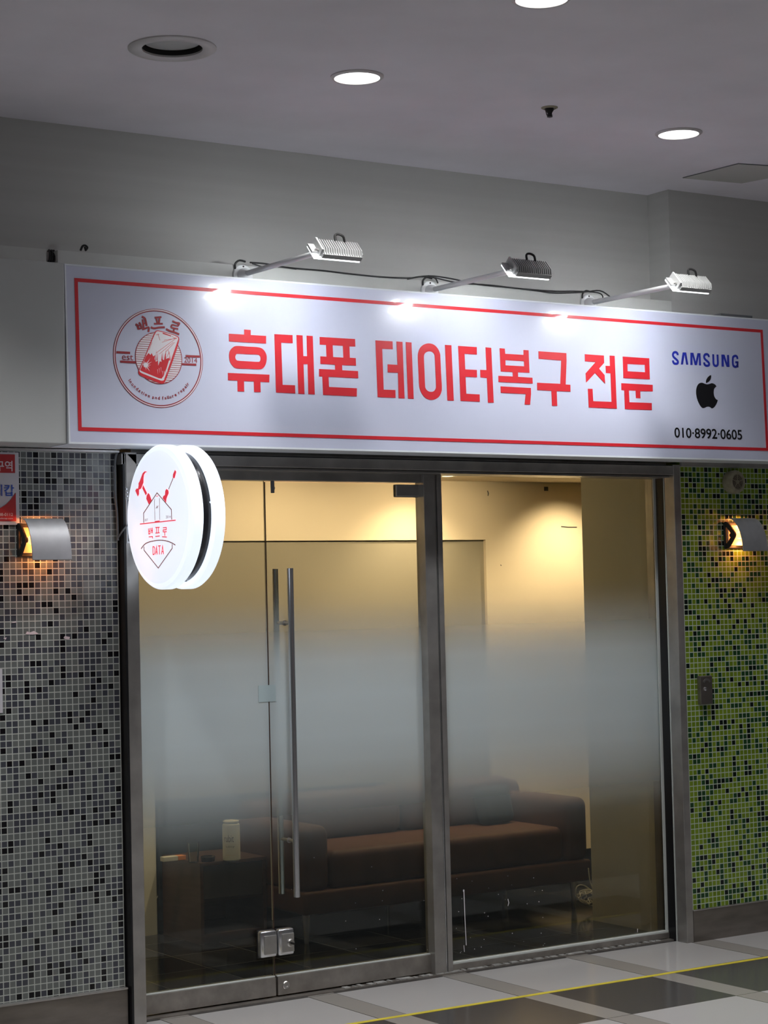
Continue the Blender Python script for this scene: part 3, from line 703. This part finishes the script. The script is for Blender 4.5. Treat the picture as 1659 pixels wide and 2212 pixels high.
dup(fl, LB+Vector((1.705, 0, -.004)), 'arm-mounted grey flood lamp over the sign, rightmost of the three')
# cables
def pxpts(L, y): return [aty(a, c_, y) for a, c_ in L]
b = MB(); b.tube(pxpts([(540,567),(575,570),(600,575),(640,580),(700,585),(760,592),(820,598),(880,601),(905,598),(925,598),(940,601),(946,612)], -.012), .0032, 6, 4)
b.tube(pxpts([(545,569),(570,577),(600,576),(640,581)], -.016), .003, 6, 4)
tag(b.build('power_cable', 'cable'), 'thin black cable running from left flood lamp to middle flood lamp', 'cable')
b = MB(); b.tube(pxpts([(880,603),(925,596),(975,602),(1030,614),(1100,621),(1160,628),(1200,633),(1260,631),(1296,628),(1318,641)], -.012), .0030, 6, 4)
b.tube(pxpts([(940,600),(990,611),(1060,616),(1130,624),(1200,629),(1240,629),(1290,632),(1302,640),(1300,648)], -.016), .0028, 6, 4)
tag(b.build('power_cable', 'cable'), 'pair of thin black cables from middle flood lamp to right flood lamp', 'cable')
b = MB()
for dx in (0, .010, .018):
    b.tube([(2.893+dx, .035, 2.10+.02), (2.893+dx, .03, 2.72), (2.902+dx, .02, 2.80), (2.915+dx, .05, 2.842), (2.93+dx, .10, 2.846)], .0038, 6, 3)
tag(b.build('power_cable', 'cable'), 'bundle of dark cables in the gap behind the left end of the sign', 'cable')
b = MB(); b.tube(pxpts([(174,541),(178,532),(184,530),(189,535),(184,541)], .06), .004, 6, 4); b.tube(pxpts([(183,533),(186,542)], .06), .004, 6)
tag(b.build('cable_end', 'cable'), 'short curled black cable end on top of the ledge, above sign left corner', 'cable')

# ================================================================== ROUND PROJECTING SIGN
XC = 3.165; cy, cz, R_ = -0.287, 1.852, 0.258
rs = thing('round_sign', 'glowing round white double-sided sign jutting out beside the shop door', 'sign', (3.235, cy, cz))
def disc(x, s):   # lit acrylic drum, face towards s
    b = MB(); b.lathe((x, cy, cz), (s, 0, 0), [(R_-.035, -.050), (R_-.006, -.050), (R_, -.044), (R_, -.012), (R_-.006, -.004), (R_-.020, -.0005)], 96)
    o = b.build('lit_case', 'acryl', rs, True)
    b = MB(); b.lathe((x, cy, cz), (s, 0, 0), [(R_-.021, -.0004), (R_-.026, .0012), (R_-.08, .0022), (.01, .0026)], 96); b.build('lit_face', 'acrylf', rs, True)
disc(XC, -1); disc(XC+.140, 1)
MB().lathe((XC+.049, cy, cz), (1, 0, 0), [(R_-.024, 0), (R_-.024, .043)], 96).build('drum', 'drum', rs, True)
for an in (0, 90, 180, 270):
    for dx in (.053, .088):
        a = math.radians(an-100); b = MB(); b.lathe((XC+dx, cy+(R_-.024)*math.sin(a)*-1, cz+(R_-.024)*math.cos(a)), (0, -math.sin(a), math.cos(a)), [(.004, 0), (.004, .002)], 8); b.build('drum_screw', 'chrome', rs)
b = MB(); b.box(3.186, 3.226, -0.012, 0.0, 1.775, 1.93, .002); b.box(3.20, 3.212, -.05, -.012, 1.80, 1.90); b.build('mounting_plate', 'blackm', rs)
PR = Plane((XC-.0028, 0, 0), (0, -1, 0), (0, 0, 1), (-1, 0, 0))
def cropF(P): return [PR.at(260+x/6.504, 950+y/6.504) for x, y in P]
kx = (PR.at(350, 1100)-PR.at(350, 1101)).length/6.504
RH = [[cropF(q)] for q in ([(382,452),(348,442),(318,470),(300,520),(278,580),(260,612),(262,640),(255,685),(232,685),(215,715),(250,795),(265,765),(265,700),(290,690),(305,660),(328,600),(328,540),(335,490),(355,460)],
   [(325,640),(313,680),(362,780),(378,750)], [(397,748),(375,785),(370,830),(405,908),(443,850),(412,765)], [(772,425),(788,450),(765,540),(742,535),(745,485)],
   [(655,690),(678,712),(682,750),(660,800),(650,830),(645,880),(600,820),(610,790),(632,775),(637,715)], [(500,785),(520,790),(540,782),(520,800)])]
for i_, nm_ in enumerate(('hammer_head', 'hammer_shaft', 'hammer_grip', 'screwdriver_tip', 'screwdriver_grip')): decal(nm_, PR, [RH[i_]], 'pred', rs, 0.0012)
RP = [RH[5], [ribbon(cropF([(280,1184),(780,1129)]), 14*kx)], [ribbon(cropF([(490,1148),(556,1140)]), 12*kx)]]
for s_ in ([(400,1245),(403,1325)], [(419,1242),(420,1322)], [(400,1285),(419,1283)], [(402,1325),(421,1322)], [(437,1238),(440,1312)], [(455,1235),(456,1312)], [(440,1276),(455,1274)], [(405,1364),(456,1360),(458,1386)],
           [(498,1233),(554,1229)], [(513,1235),(513,1305)], [(540,1233),(540,1303)], [(498,1311),(554,1305)], [(498,1358),(556,1351)],
           [(604,1237),(650,1232),(650,1262),(606,1266),(606,1294),(654,1290)], [(628,1292),(630,1350)], [(592,1362),(656,1366)]):
    RP.append([ribbon(cropF(s_), 13*kx)])
for s_ in ([(461,1500),(462,1613)], [(461,1500),(480,1505),(489,1530),(489,1585),(480,1608),(462,1614)], [(502,1612),(513,1492),(525,1610)], [(506,1577),(522,1575)], [(535,1492),(570,1488)], [(552,1490),(554,1612)], [(583,1608),(597,1488),(612,1606)], [(588,1572),(607,1570)]):
    RP.append([ribbon(cropF(s_), 13*kx)])
decal('red_lettering', PR, RP, 'pred', rs, 0.0012)
RB = []
for s_, w in (([(333,1166),(330,1032),(520,745),(722,982),(726,1122)], 11), ([(745,540),(682,695)], 9), ([(487,830),(482,870),(490,1130)], 3), ([(553,820),(557,1125)], 3), ([(335,1500),(337,1552),(537,1802),(732,1525),(732,1465)], 11), ([(508,950),(532,945)], 4), ([(518,925),(522,965)], 4), ([(500,965),(540,925)], 2.5)):
    RB.append([ribbon(cropF(s_), w*kx)])
RB.append([ribbon(catmull(cropF([(296,1530),(350,1465),(430,1430),(540,1412),(640,1418),(720,1445),(776,1478)]), 4), 12*kx)])
decal('brown_outline', PR, RB, 'pbrn', rs, 0.0012)
for nm, t_, q in (('small_word', 'EST', ((350,1145),(392,1108))), ('small_year', '2014', ((645,1104),(712,1060)))):
    me = textmesh(t_); a_, b_ = cropF(q); fit(me, a_.x, b_.x, a_.y, b_.y); me.transform(PR.mtx(.0014)); link(nm, me, 'pbrn', rs)

# ================================================================== SCONCES
def sconce():
    X, Y, Z = 2.765, 0.04, 1.782
    t = thing('wall_sconce', 'curved silver wall lamp glowing orange on the grey mosaic wall', 'wall lamp', (X, Y, Z), 'curved wall lamps')
    MB().box(X, X+.165, Y-.012, Y, Z-.060, Z+.060, .004).build('back_plate', 'blackm', t)
    for xx in (X+.001, X+.155):
        b = MB(); n = 14; outer = []; inner = []
        pts_o = [Vector((0, -.010, .062)), Vector((0, -.030, .058)), Vector((0, -.058, .030)), Vector((0, -.078, .002)), Vector((0, -.058, -.028)), Vector((0, -.030, -.056)), Vector((0, -.010, -.060))]
        O_ = catmull(pts_o, 3); I_ = [Vector((0, p.y*.60-.004, p.z*.62)) for p in O_]
        vo = [[b.bm.verts.new((xx+dx, Y+p.y, Z+p.z)) for p in L] for dx in (0, .007) for L in (O_, I_)]
        m_ = len(O_)
        for a_, c_ in ((0, 1), (2, 3), (0, 2), (1, 3)):
            for i in range(m_-1): b.bm.faces.new((vo[a_][i], vo[a_][i+1], vo[c_][i+1], vo[c_][i]))
        for i in (0, m_-1): b.bm.faces.new((vo[0][i], vo[1][i], vo[3][i], vo[2][i]))
        for a_ in (0,):
            b.bm.faces.new((vo[1][0], vo[1][m_-1], vo[3][m_-1], vo[3][0]))
        b.box(xx, xx+.007, Y-.018, Y-.008, Z-.058, Z+.058)
        b.build('bracket', 'blackm', t)
    # curved hood
    b = MB(); prof = []
    for i in range(15):
        a = math.radians(-8+ i*98/14)
        prof.append((-.026-.090*math.cos(math.radians(90)-a*0.98), .078-.150*(1-math.cos(a*0.93))/(1-math.cos(math.radians(90)*.93))))
    ro, ri = [], []
    for k, (py_, pz_) in enumerate(prof):
        ro.append(Vector((X+.012, Y+py_, Z+pz_))); ri.append(Vector((X+.012, Y+py_+.004, Z+pz_-.002)))
    sec = ro+ri[::-1]
    b.loft([sec, [p+Vector((.150, 0, 0)) for p in sec]])
    b.build('hood', 'hood', t, True)
    MB().box(X+.012, X+.150, Y-.022, Y-.012, Z-.046, Z+.046, .002).build('reflector', 'refl', t)
    MB().lathe((X+.022, Y-.046, Z), (1, 0, 0), [(.006, 0), (.017, .012), (.017, .105), (.006, .118)], 18).build('bulb', 'bulb', t, True)
    MB().lathe((X+.004, Y-.046, Z), (1, 0, 0), [(.010, 0), (.010, .018)], 12).build('socket', 'blackm', t, True)
    pl = bpy.data.lights.new('lamp', 'POINT'); pl.energy = 0.6; pl.color = (1, .36, .10); pl.shadow_soft_size = .008
    for dz in (-.040, .040):
        po_ = bpy.data.objects.new('lamp', pl); COL.objects.link(po_); po_.parent = t; po_.location = (.08, -.040, dz)
    return t
sc = sconce()
dup(sc, Vector((6.143, 0.0, 1.790)), 'curved silver wall lamp glowing orange on the green mosaic wall')

# ================================================================== DOWNLIGHTS
def downlight(x, y, label):
    t = thing('downlight', label, 'ceiling light', (x, y, ZC), 'round recessed ceiling lights')
    MB().lathe((x, y, ZC), (0, 0, -1), [(.092, 0), (.092, .004), (.086, .008), (.079, .008), (.079, .002)], 48, False).build('ring', 'ring', t, True)
    MB().lathe((x, y, ZC), (0, 0, -1), [(.079, .001), (.079, .0045), (.04, .0052), (.002, .0054)], 48).build('diffuser', 'lit', t, True)
    ld = bpy.data.lights.new('lamp', 'SPOT'); ld.energy = BEAM; ld.color = (1.0, .985, .97); ld.spot_size = math.radians(110); ld.spot_blend = 0.7; ld.shadow_soft_size = .075
    lo = bpy.data.objects.new('lamp', ld); COL.objects.link(lo); lo.parent = t; lo.location = (0, 0, -.012)
    return t
dl = downlight(3.623, -0.951, 'lit round ceiling light nearest the unlit large one, above sign centre')
dup(dl, Vector((5.184, -0.844, ZC)), 'lit round ceiling light at the right, next to the square hatch')
dup(dl, Vector((3.633, -1.969, ZC)), 'lit round ceiling light cut off by the top edge of the photo')
k = 0
for (x, y) in [(2.06, -.98), (7.5, -1.9), (2.06, -2.0), (0.5, -1.0), (5.6, -2.95), (3.62, -3.1), (2.06, -3.1), (6.9, -3.1), (0.5, -3.1), (3.62, -4.6), (5.9, -5.0), (2.0, -5.0), (7.8, -4.6), (3.62, -7.6), (6.5, -7.6), (0.6, -7.6), (9.2, -2.4)]:
    o = dup(dl, Vector((x, y, ZC)), 'lit round corridor ceiling light outside the view'); k += 1
bd = thing('large_downlight', 'large unlit round recessed ceiling fixture at upper left', 'ceiling light', (2.908, -0.962, ZC))
bx_, by_ = 2.908, -.962
MB().lathe((bx_, by_, ZC), (0, 0, -1), [(.143, 0), (.143, .004), (.134, .009), (.110, .010), (.098, .004), (.098, -.002)], 64, False).build('ring', 'ring', bd, True)
MB().lathe((bx_, by_, ZC), (0, 0, 1), [(.0985, .002), (.0985, .075), (.01, .076)], 64, False).build('recess', 'blackm', bd, True)
MB().lathe((bx_, by_, ZC), (0, 0, 1), [(.096, .026), (.090, .017), (.05, .012), (.001, .011)], 48, False).build('diffuser', 'lampg', bd, True)
# sprinkler
sx, sy = 4.482, -.923
sp_ = thing('sprinkler_head', 'small black fire sprinkler head on the ceiling between lit lights', 'sprinkler', (sx, sy, ZC))
MB().lathe((sx, sy, ZC), (0, 0, -1), [(.031, 0), (.031, .002), (.022, .006), (.020, .003)], 28, False).build('escutcheon', 'spk', sp_, True)
b = MB(); b.lathe((sx, sy, ZC), (0, 0, -1), [(.016, 0), (.016, .010), (.008, .022), (.010, .028), (.0105, .036), (.004, .038)], 18); b.build('nozzle', 'blackm', sp_, True)
b = MB()
for an in (30, 150, 270):
    a = math.radians(an); b.tube([(sx+.017*math.cos(a), sy+.017*math.sin(a), ZC-.002), (sx+.010*math.cos(a), sy+.010*math.sin(a), ZC-.030)], .0018, 6)
b.build('frame_arm', 'blackm', sp_)
# ceiling hatch
h = thing('ceiling_hatch', 'square grey access hatch in the ceiling at the right edge', 'hatch', (5.98, -.42, ZC))
cs = [atz(1475, 383, ZC), atz(1602, 394, ZC), Vector((6.155, -.63, ZC)), atz(1594.5, 352.5, ZC)]
b = MB(); b.prism(cs, (0, 0, -.004)); b.build('hatch_panel', 'upper', h)
b = MB()
for i in range(4): b.tube([cs[i]+Vector((0, 0, -.002)), cs[(i+1) % 4]+Vector((0, 0, -.002))], .0022, 6)
b.build('hatch_frame', 'gcable', h)

# ================================================================== WALL BITS
# poster
Yp = 0.0385
po = thing('poster', 'red and white security poster on the grey mosaic wall at left edge', 'poster', (2.68, Yp, 1.97))
MB().box(2.56, 2.776, Yp-.004, Yp+.0015, 1.838, 2.098).build('backing', 'poster', po)
PO = Plane((0, Yp-.004, 0), (1, 0, 0), (0, 0, 1), (0, -1, 0))
def cropG(P): return [PO.at(x/11.06, 950+y/11.06) for x, y in P]
p0, p1 = cropG([(0, 345), (358, 795)]); decal('red_band', PO, [[uvquad(2.575, p1.x, p1.y, cropG([(358,352)])[0].y)]], 'pred2', po, .0010)
arc = catmull(cropG([(0,1632),(120,1560),(230,1455),(320,1340),(372,1265)]), 5)
q_ = cropG([(385,1945)])[0]
decal('red_corner', PO, [[[Vector((2.575, arc[0].y-.03))]+arc+[q_, Vector((2.575, q_.y))]]], 'pred2', po, .0010)
def txt_on(plane, t_, box, m, name, parent, lift, off=0.0):
    me = textmesh(t_, off=off); fit(me, *box); me.transform(plane.mtx(lift)); return link(name, me, m, parent)
g0, g1 = cropG([(90, 752), (292, 505)]); wch = (g1.x-g0.x)
txt_on(PO, '경비구역', (g1.x-wch*4.1, g1.x, g0.y, g1.y), 'pwhite', 'white_lettering', po, .0020, .015)
g0, g1 = cropG([(78, 1345), (330, 1075)]); wch = (g1.x-g0.x)
txt_on(PO, '텔레캅', (g1.x-wch*2.95, g1.x, g0.y, g1.y), 'pblue', 'blue_lettering', po, .0020, .008)
g0, g1 = cropG([(0, 1820), (302, 1750)]); txt_on(PO, '1588-0112', (g1.x-.066, g1.x, g0.y, g1.y), 'pwhite', 'phone_number', po, .0020, .01)
g0, g1 = cropG([(0, 1905), (302, 1860)]); txt_on(PO, 'www.telecap.com', (g1.x-.078, g1.x, g0.y, g1.y), 'pwhite', 'web_address', po, .0020)
p0, p1 = aty(4.5, 1445, .038), aty(4.5, 1540, .038)
tag(MB().box(2.55, p0.x, .0365, .0395, p1.z, p0.z).build('paper_notice', 'poster'), 'sliver of a purple-grey notice at the left edge of the mosaic wall', 'notice')
# scraps of old tape on the left mosaic
PL = Plane((0, .0395, 0), (1, 0, 0), (0, 0, 1), (0, -1, 0))
g = []
LBL = ['largest torn scrap of old tape on the grey mosaic wall', 'small torn tape scrap right of the largest one on grey mosaic', 'thin torn tape scrap above and left of the largest one', 'tiny torn tape scrap low at the left edge of grey mosaic']
for q in ([(55,1370),(58,1364),(65,1366),(73,1363),(84,1369),(70,1371)], [(137,1378),(140,1374),(151,1376),(149,1382),(141,1381)], [(22,1346),(35,1342),(34,1345)], [(7,1379),(14,1377),(12,1382)]):
    tag(decal('tape_scrap', PL, [[[PL.at(*p) for p in q]]], 'pwhite', None, .0008), LBL.pop(0), 'tape')
# speaker
sk = thing('wall_speaker', 'round cream wall speaker high on the green mosaic wall', 'speaker', (6.205, 0, 2.028))
cx, cz2 = 6.196, 2.031
MB().lathe((cx, 0, cz2), (.04, -1, 0), [(.050, 0), (.052, .01), (.053, .036), (.049, .046), (.036, .050), (.034, .046)], 40, False).build('case', 'spk', sk, True)
MB().lathe((cx+.002, -.044, cz2), (.04, -1, 0), [(.0355, 0), (.0355, .0022)], 32).build('grille', 'spkd', sk)
b = MB()
for r in (.010, .017, .024, .031): 
    b.loft([[Vector((cx+.002+rr*math.cos(t), -.0465-dy, cz2+rr*math.sin(t))) for t in [i*math.pi/16 for i in range(32)]] for rr, dy in ((r-.0012, 0), (r, .0012), (r+.0012, 0))], False)
for i in range(5):
    a = math.radians(90+72*i); b.tube([(cx+.002, -.047, cz2), (cx+.002+.034*math.cos(a), -.047, cz2+.034*math.sin(a))], .0014, 5)
b.lathe((cx+.002, -.046, cz2), (0, -1, 0), [(.008, 0), (.006, .004)], 14); b.build('grille_ribs', 'spk', sk)
# key box
kb = thing('key_switch_box', 'small dark metal key switch box on the green mosaic wall', 'switch', (5.996, 0, 1.103))
MB().box(5.960, 6.032, -.022, 0, 1.040, 1.166, .003).build('cover', 'base', kb)
MB().lathe((5.986, -.022, 1.108), (0, -1, 0), [(.008, 0), (.008, .004), (.004, .006)], 16).build('key_cylinder', 'chrome', kb, True)
PK = Plane((0, -.022, 0), (1, 0, 0), (0, 0, 1), (0, -1, 0))
arcp = [Vector((5.998+.018*math.cos(math.radians(a)), 1.134+.016*math.sin(math.radians(a)))) for a in range(10, 171, 16)]
decal('arc_mark', PK, [[ribbon(arcp, .009)]], 'satin', kb, .0008)
# conduit beside the left post
b = MB(); b.tube([(3.165, .02, 2.112), (3.153, .022, 2.09), (3.149, .026, 2.03), (3.150, .026, 1.95), (3.156, .026, 1.88), (3.158, .026, 1.78)], .0045, 8, 5)
b.tube([(3.158, .024, 1.79), (3.163, -.005, 1.815), (3.180, -.012, 1.835), (3.195, -.016, 1.85)], .003, 8, 4)
tag(b.build('conduit', 'gcable'), 'thin grey cable down the left door post to the round sign', 'cable')
ap = thing('angle_plate', 'angled grey steel plate fixed at the top of the left post', 'plate', (3.2, 0, 2.03))
PA = [aty(272, 980, -.003), aty(275, 981, -.003), aty(293, 1001, -.003), aty(293, 1052, -.003), aty(273, 1052, -.003)]
MB().prism(PA, (0, .003, 0)).build('plate', 'steel2', ap)
for q in ((273, 1056.5), (274.5, 1064), (274.5, 1072)): p = aty(*q, -.001); b = MB(); b.lathe(p, (0, -1, 0), [(.004, 0), (.003, .003)], 10); b.build('bolt', 'chrome', ap)
p0, p1 = aty(272.5, 1079, -.002), aty(284, 1173, -.002)
tag(MB().box(p0.x, p1.x, -.003, -.0005, p1.z, p0.z).build('paper_label', 'rim'), 'pale paper strip on the left post half behind the round sign', 'label')

# ================================================================== SHOP CONTENT
SX0, SX1, SY0 = 4.535, 6.185, 1.05; SY1 = 1.72
sf = thing('sofa', 'brown leather two-seat sofa behind the glass, against the back wall', 'sofa', (5.36, 1.40, 0))
MB().box(SX0, SX1, SY0, SY1, .130, .235, .015, 3).build('base', 'brown', sf, True)
MB().box(SX0+.155, SX1-.155, SY0+.015, SY1-.15, .235, .405, .035, 5).build('seat_cushion', 'brown', sf, True)
MB().box(SX0, SX0+.15, SY0+.01, SY1, .225, .525, .045, 5).build('armrest', 'brown', sf, True)
MB().box(SX1-.15, SX1, SY0+.01, SY1, .225, .540, .045, 5).build('armrest', 'brown', sf, True)
MB().box(SX0+.02, SX1-.02, SY1-.15, SY1, .225, .60, .05, 5).build('backrest', 'brown', sf, True)
for xa, xb in ((SX0+.16, 5.35), (5.36, SX1-.16)): MB().box(xa, xb, SY1-.26, SY1-.13, .40, .63, .05, 5).build('back_cushion', 'brown', sf, True)
for lx, ly in ((SX0+.035, SY0+.05), (SX1-.08, SY0+.05), (SX0+.035, SY1-.05), (SX1-.08, SY1-.05)):
    MB().lathe((lx, ly, 0), (0, 0, 1), [(.010, 0), (.018, .13)], 14).build('leg', 'satin', sf, True)
cu = MB().box(-.105, .105, -.04, .04, 0, .19, .036, 5).build('throw_pillow', 'navy', None, True); cu.location = (5.86, 1.385, .408); cu.rotation_euler = (-.25, 0, .1)
tag(cu, 'dark navy cushion leaning on the right half of the brown sofa', 'cushion')
tag(MB().box(4.17, 5.44, YB-.03, YB-.003, 0, .62, .003).build('back_board', 'navy'), 'dark charcoal board standing against the back wall behind the side cabinet', 'board')
cb = thing('side_cabinet', 'low dark walnut side cabinet standing left of the sofa', 'cabinet', (4.36, 1.58, 0))
CX0, CX1, CY0, CY1, CH = 4.184, 4.525, 1.378, 1.755, .368
b = MB(); b.box(CX0, CX0+.016, CY0, CY1, 0, CH-.016); b.box(CX1-.016, CX1, CY0, CY1, 0, CH-.016); b.box(CX0+.016, CX1-.016, CY0+.01, CY1, .025, .043); b.box(CX0+.016, CX1-.016, CY1-.01, CY1, .04, CH-.016)
b.box(CX0+.016, CX1-.016, CY0+.02, CY1-.01, .185, .197); b.box(CX0+.016, CX1-.016, CY0+.02, CY0+.03, 0, .025); b.build('body', 'wood', cb)
MB().box(CX0-.002, CX1+.002, CY0-.004, CY1, CH-.016, CH, .002).build('top', 'wood', cb)
MB().box(CX0+.018, CX1-.018, CY0+.002, CY0+.018, .200, CH-.019, .002).build('drawer', 'woodd', cb)
# things on it
zt = CH
def on(px, py): return atz(px, py, zt)
p = Vector((4.375, 1.44, zt))
p = on(499, 1861); p.y += .03; p.x += .02
bt = thing('tumbler', 'tall cream tumbler with black handwriting on the side cabinet', 'bottle', p)
rb = .040
MB().lathe(p, (0, 0, 1), [(rb-.006, 0), (rb, .006), (rb, .158), (rb-.001, .164), (rb-.006, .168), (rb-.006, .174), (rb-.003, .176), (rb-.004, .180), (rb-.012, .183)], 40).build('body', 'bottle', bt, True)
dirv = Vector((CAM.x-p.x, CAM.y-p.y, 0)).normalized(); a0_ = math.atan2(dirv.y, dirv.x)
def wrap(me, u0, v0, w, hgt, m, nm):
    fit(me, -w/2, w/2, 0, hgt)
    for v in me.vertices:
        an = a0_ + (v.co.x+u0)/rb; z = v.co.y+v0
        v.co = (p.x+(rb+.0008)*math.cos(an), p.y+(rb+.0008)*math.sin(an), p.z+z)
    return link(nm, me, m, bt)
wrap(textmesh('rubit', off=-.005), -.012, .088, .046, .032, 'black', 'printed_word')
wrap(textmesh("'iubity", off=-.012), -.008, .060, .044, .013, 'black', 'handwritten_word')
wrap(textmesh('- - - - - -', off=.0), -.008, .028, .040, .0015, 'orange', 'small_print')
p = on(425, 1866); p.y += .05; p.x += .01
tag(MB().lathe(p, (0, 0, 1), [(.022, 0), (.023, .002), (.029, .088), (.030, .090), (.028, .090), (.0215, .004)], 28).build('plastic_cup', 'glass', None, True), 'clear plastic cup standing left of the cream tumbler', 'cup')
p = on(383, 1860); p.y += .03
cbx = thing('cigarette_pack', 'small white and orange packet at the left of the cabinet top', 'packet', p)
MB().box(p.x-.062, p.x+.01, p.y-.02, p.y+.02, p.z, p.z+.021, .002).build('white_part', 'paper', cbx); MB().box(p.x+.010, p.x+.050, p.y-.02, p.y+.02, p.z, p.z+.021, .002).build('orange_part', 'orange', cbx)
p = on(456, 1862); p.y += .03
tag(MB().lathe(p, (0, 0, 1), [(.03, 0), (.034, .022), (.031, .024), (.026, .008), (.01, .006)], 24).build('ashtray', 'drum', None, True), 'small black glossy dish between the cup and the tumbler', 'dish')
# white cables
b = MB(); b.tube([aty(a, c_, YB-.01) for a, c_ in ((309, 1966), (318, 1961), (326, 1954), (334, 1946), (345, 1930))], .003, 6, 4)
tag(b.build('cable', 'wcable'), 'short white cable on the wall left of the side cabinet', 'cable')
b = MB(); yc = 0.95; random.seed(9)
p0 = aty(1266, 1938, yc); pts = []
for i in range(60):
    a = i*2*math.pi/11; r = .050*(1-.004*i)*random.uniform(.82, 1.1)
    pts.append(Vector((p0.x+.012+r*.95*math.cos(a), yc+random.uniform(-.03, .03)+.02*math.sin(a*.5), max(.008, p0.z+.0+r*.72*math.sin(a)))))
up_ = [aty(1271, 1875, yc), aty(1274, 1900, yc), aty(1281, 1920, yc)]
b.tube(up_+pts, .0032, 6, 3)
b.tube([aty(*q, yc) for q in ((1281,1927),(1262,1913),(1248,1914),(1244,1928),(1252,1946),(1268,1955),(1281,1957))], .003, 6, 5)
tag(b.build('coiled_cable', 'wcable'), 'tangled coil of white cable on the black floor right of the sofa', 'cable')

# shop spotlights and added fill lights
def spot(x, y, label, e=1.0, size=105, tilt=28):
    t = thing('shop_spotlight', label, 'ceiling light', (x, y, 2.143))
    MB().lathe((x, y, 2.143), (0, 0, -1), [(.045, 0), (.045, .004), (.036, .004), (.034, .001)], 28, False).build('ring', 'ring', t, True)
    MB().lathe((x, y, 2.143), (0, 0, -1), [(.034, .0005), (.034, .0015)], 24).build('lens', 'warmlens', t)
    ld = bpy.data.lights.new('lamp', 'SPOT'); ld.energy = WARM*e; ld.color = (1.0, 0.745, 0.47); ld.spot_size = math.radians(size); ld.spot_blend = 0.9; ld.shadow_soft_size = .03
    lo = bpy.data.objects.new('lamp', ld); COL.objects.link(lo); lo.parent = t; lo.location = (0, 0, -.012); lo.rotation_euler = (math.radians(tilt), 0, 0)
MT['warmlens'] = mat('warm_lens', (1, .9, .7), 0.5, emit=(1, .72, .40), es=6)
spot(6.60, 1.36, 'warm spotlight in shop ceiling near the right end of the back wall', 2.0)
spot(5.62, 1.40, 'warm spotlight in shop ceiling over sofa centre', 1.2)
for x_, y_, l_ in ((4.75, 1.0, 'added wide warm fill light just behind the glass door'), (3.55, 1.0, 'added wide warm fill light behind the fixed left pane'), (5.65, 1.0, 'added wide warm fill light near the right pane'), (7.6, 1.1, 'added wide warm fill light hidden behind the pier')):  # added fill lights, unseen fittings put in to brighten the shop interior
    spot(x_, y_, l_, 1.7, 125, 50)
# shops across the corridor, seen only as reflections
b = MB(); b.box(-2.5, 1.2, -10.99, -10.95, .3, 2.0); struct(b.build('trim_16', 'oblk'))
b = MB(); b.box(-3.9, 3.5, -10.97, -10.9, 2.05, 2.55); struct(b.build('trim_17', 'oyel'))
b = MB(); b.box(3.9, 7.0, -10.97, -10.9, .5, 1.7); struct(b.build('trim_18', 'ored'))
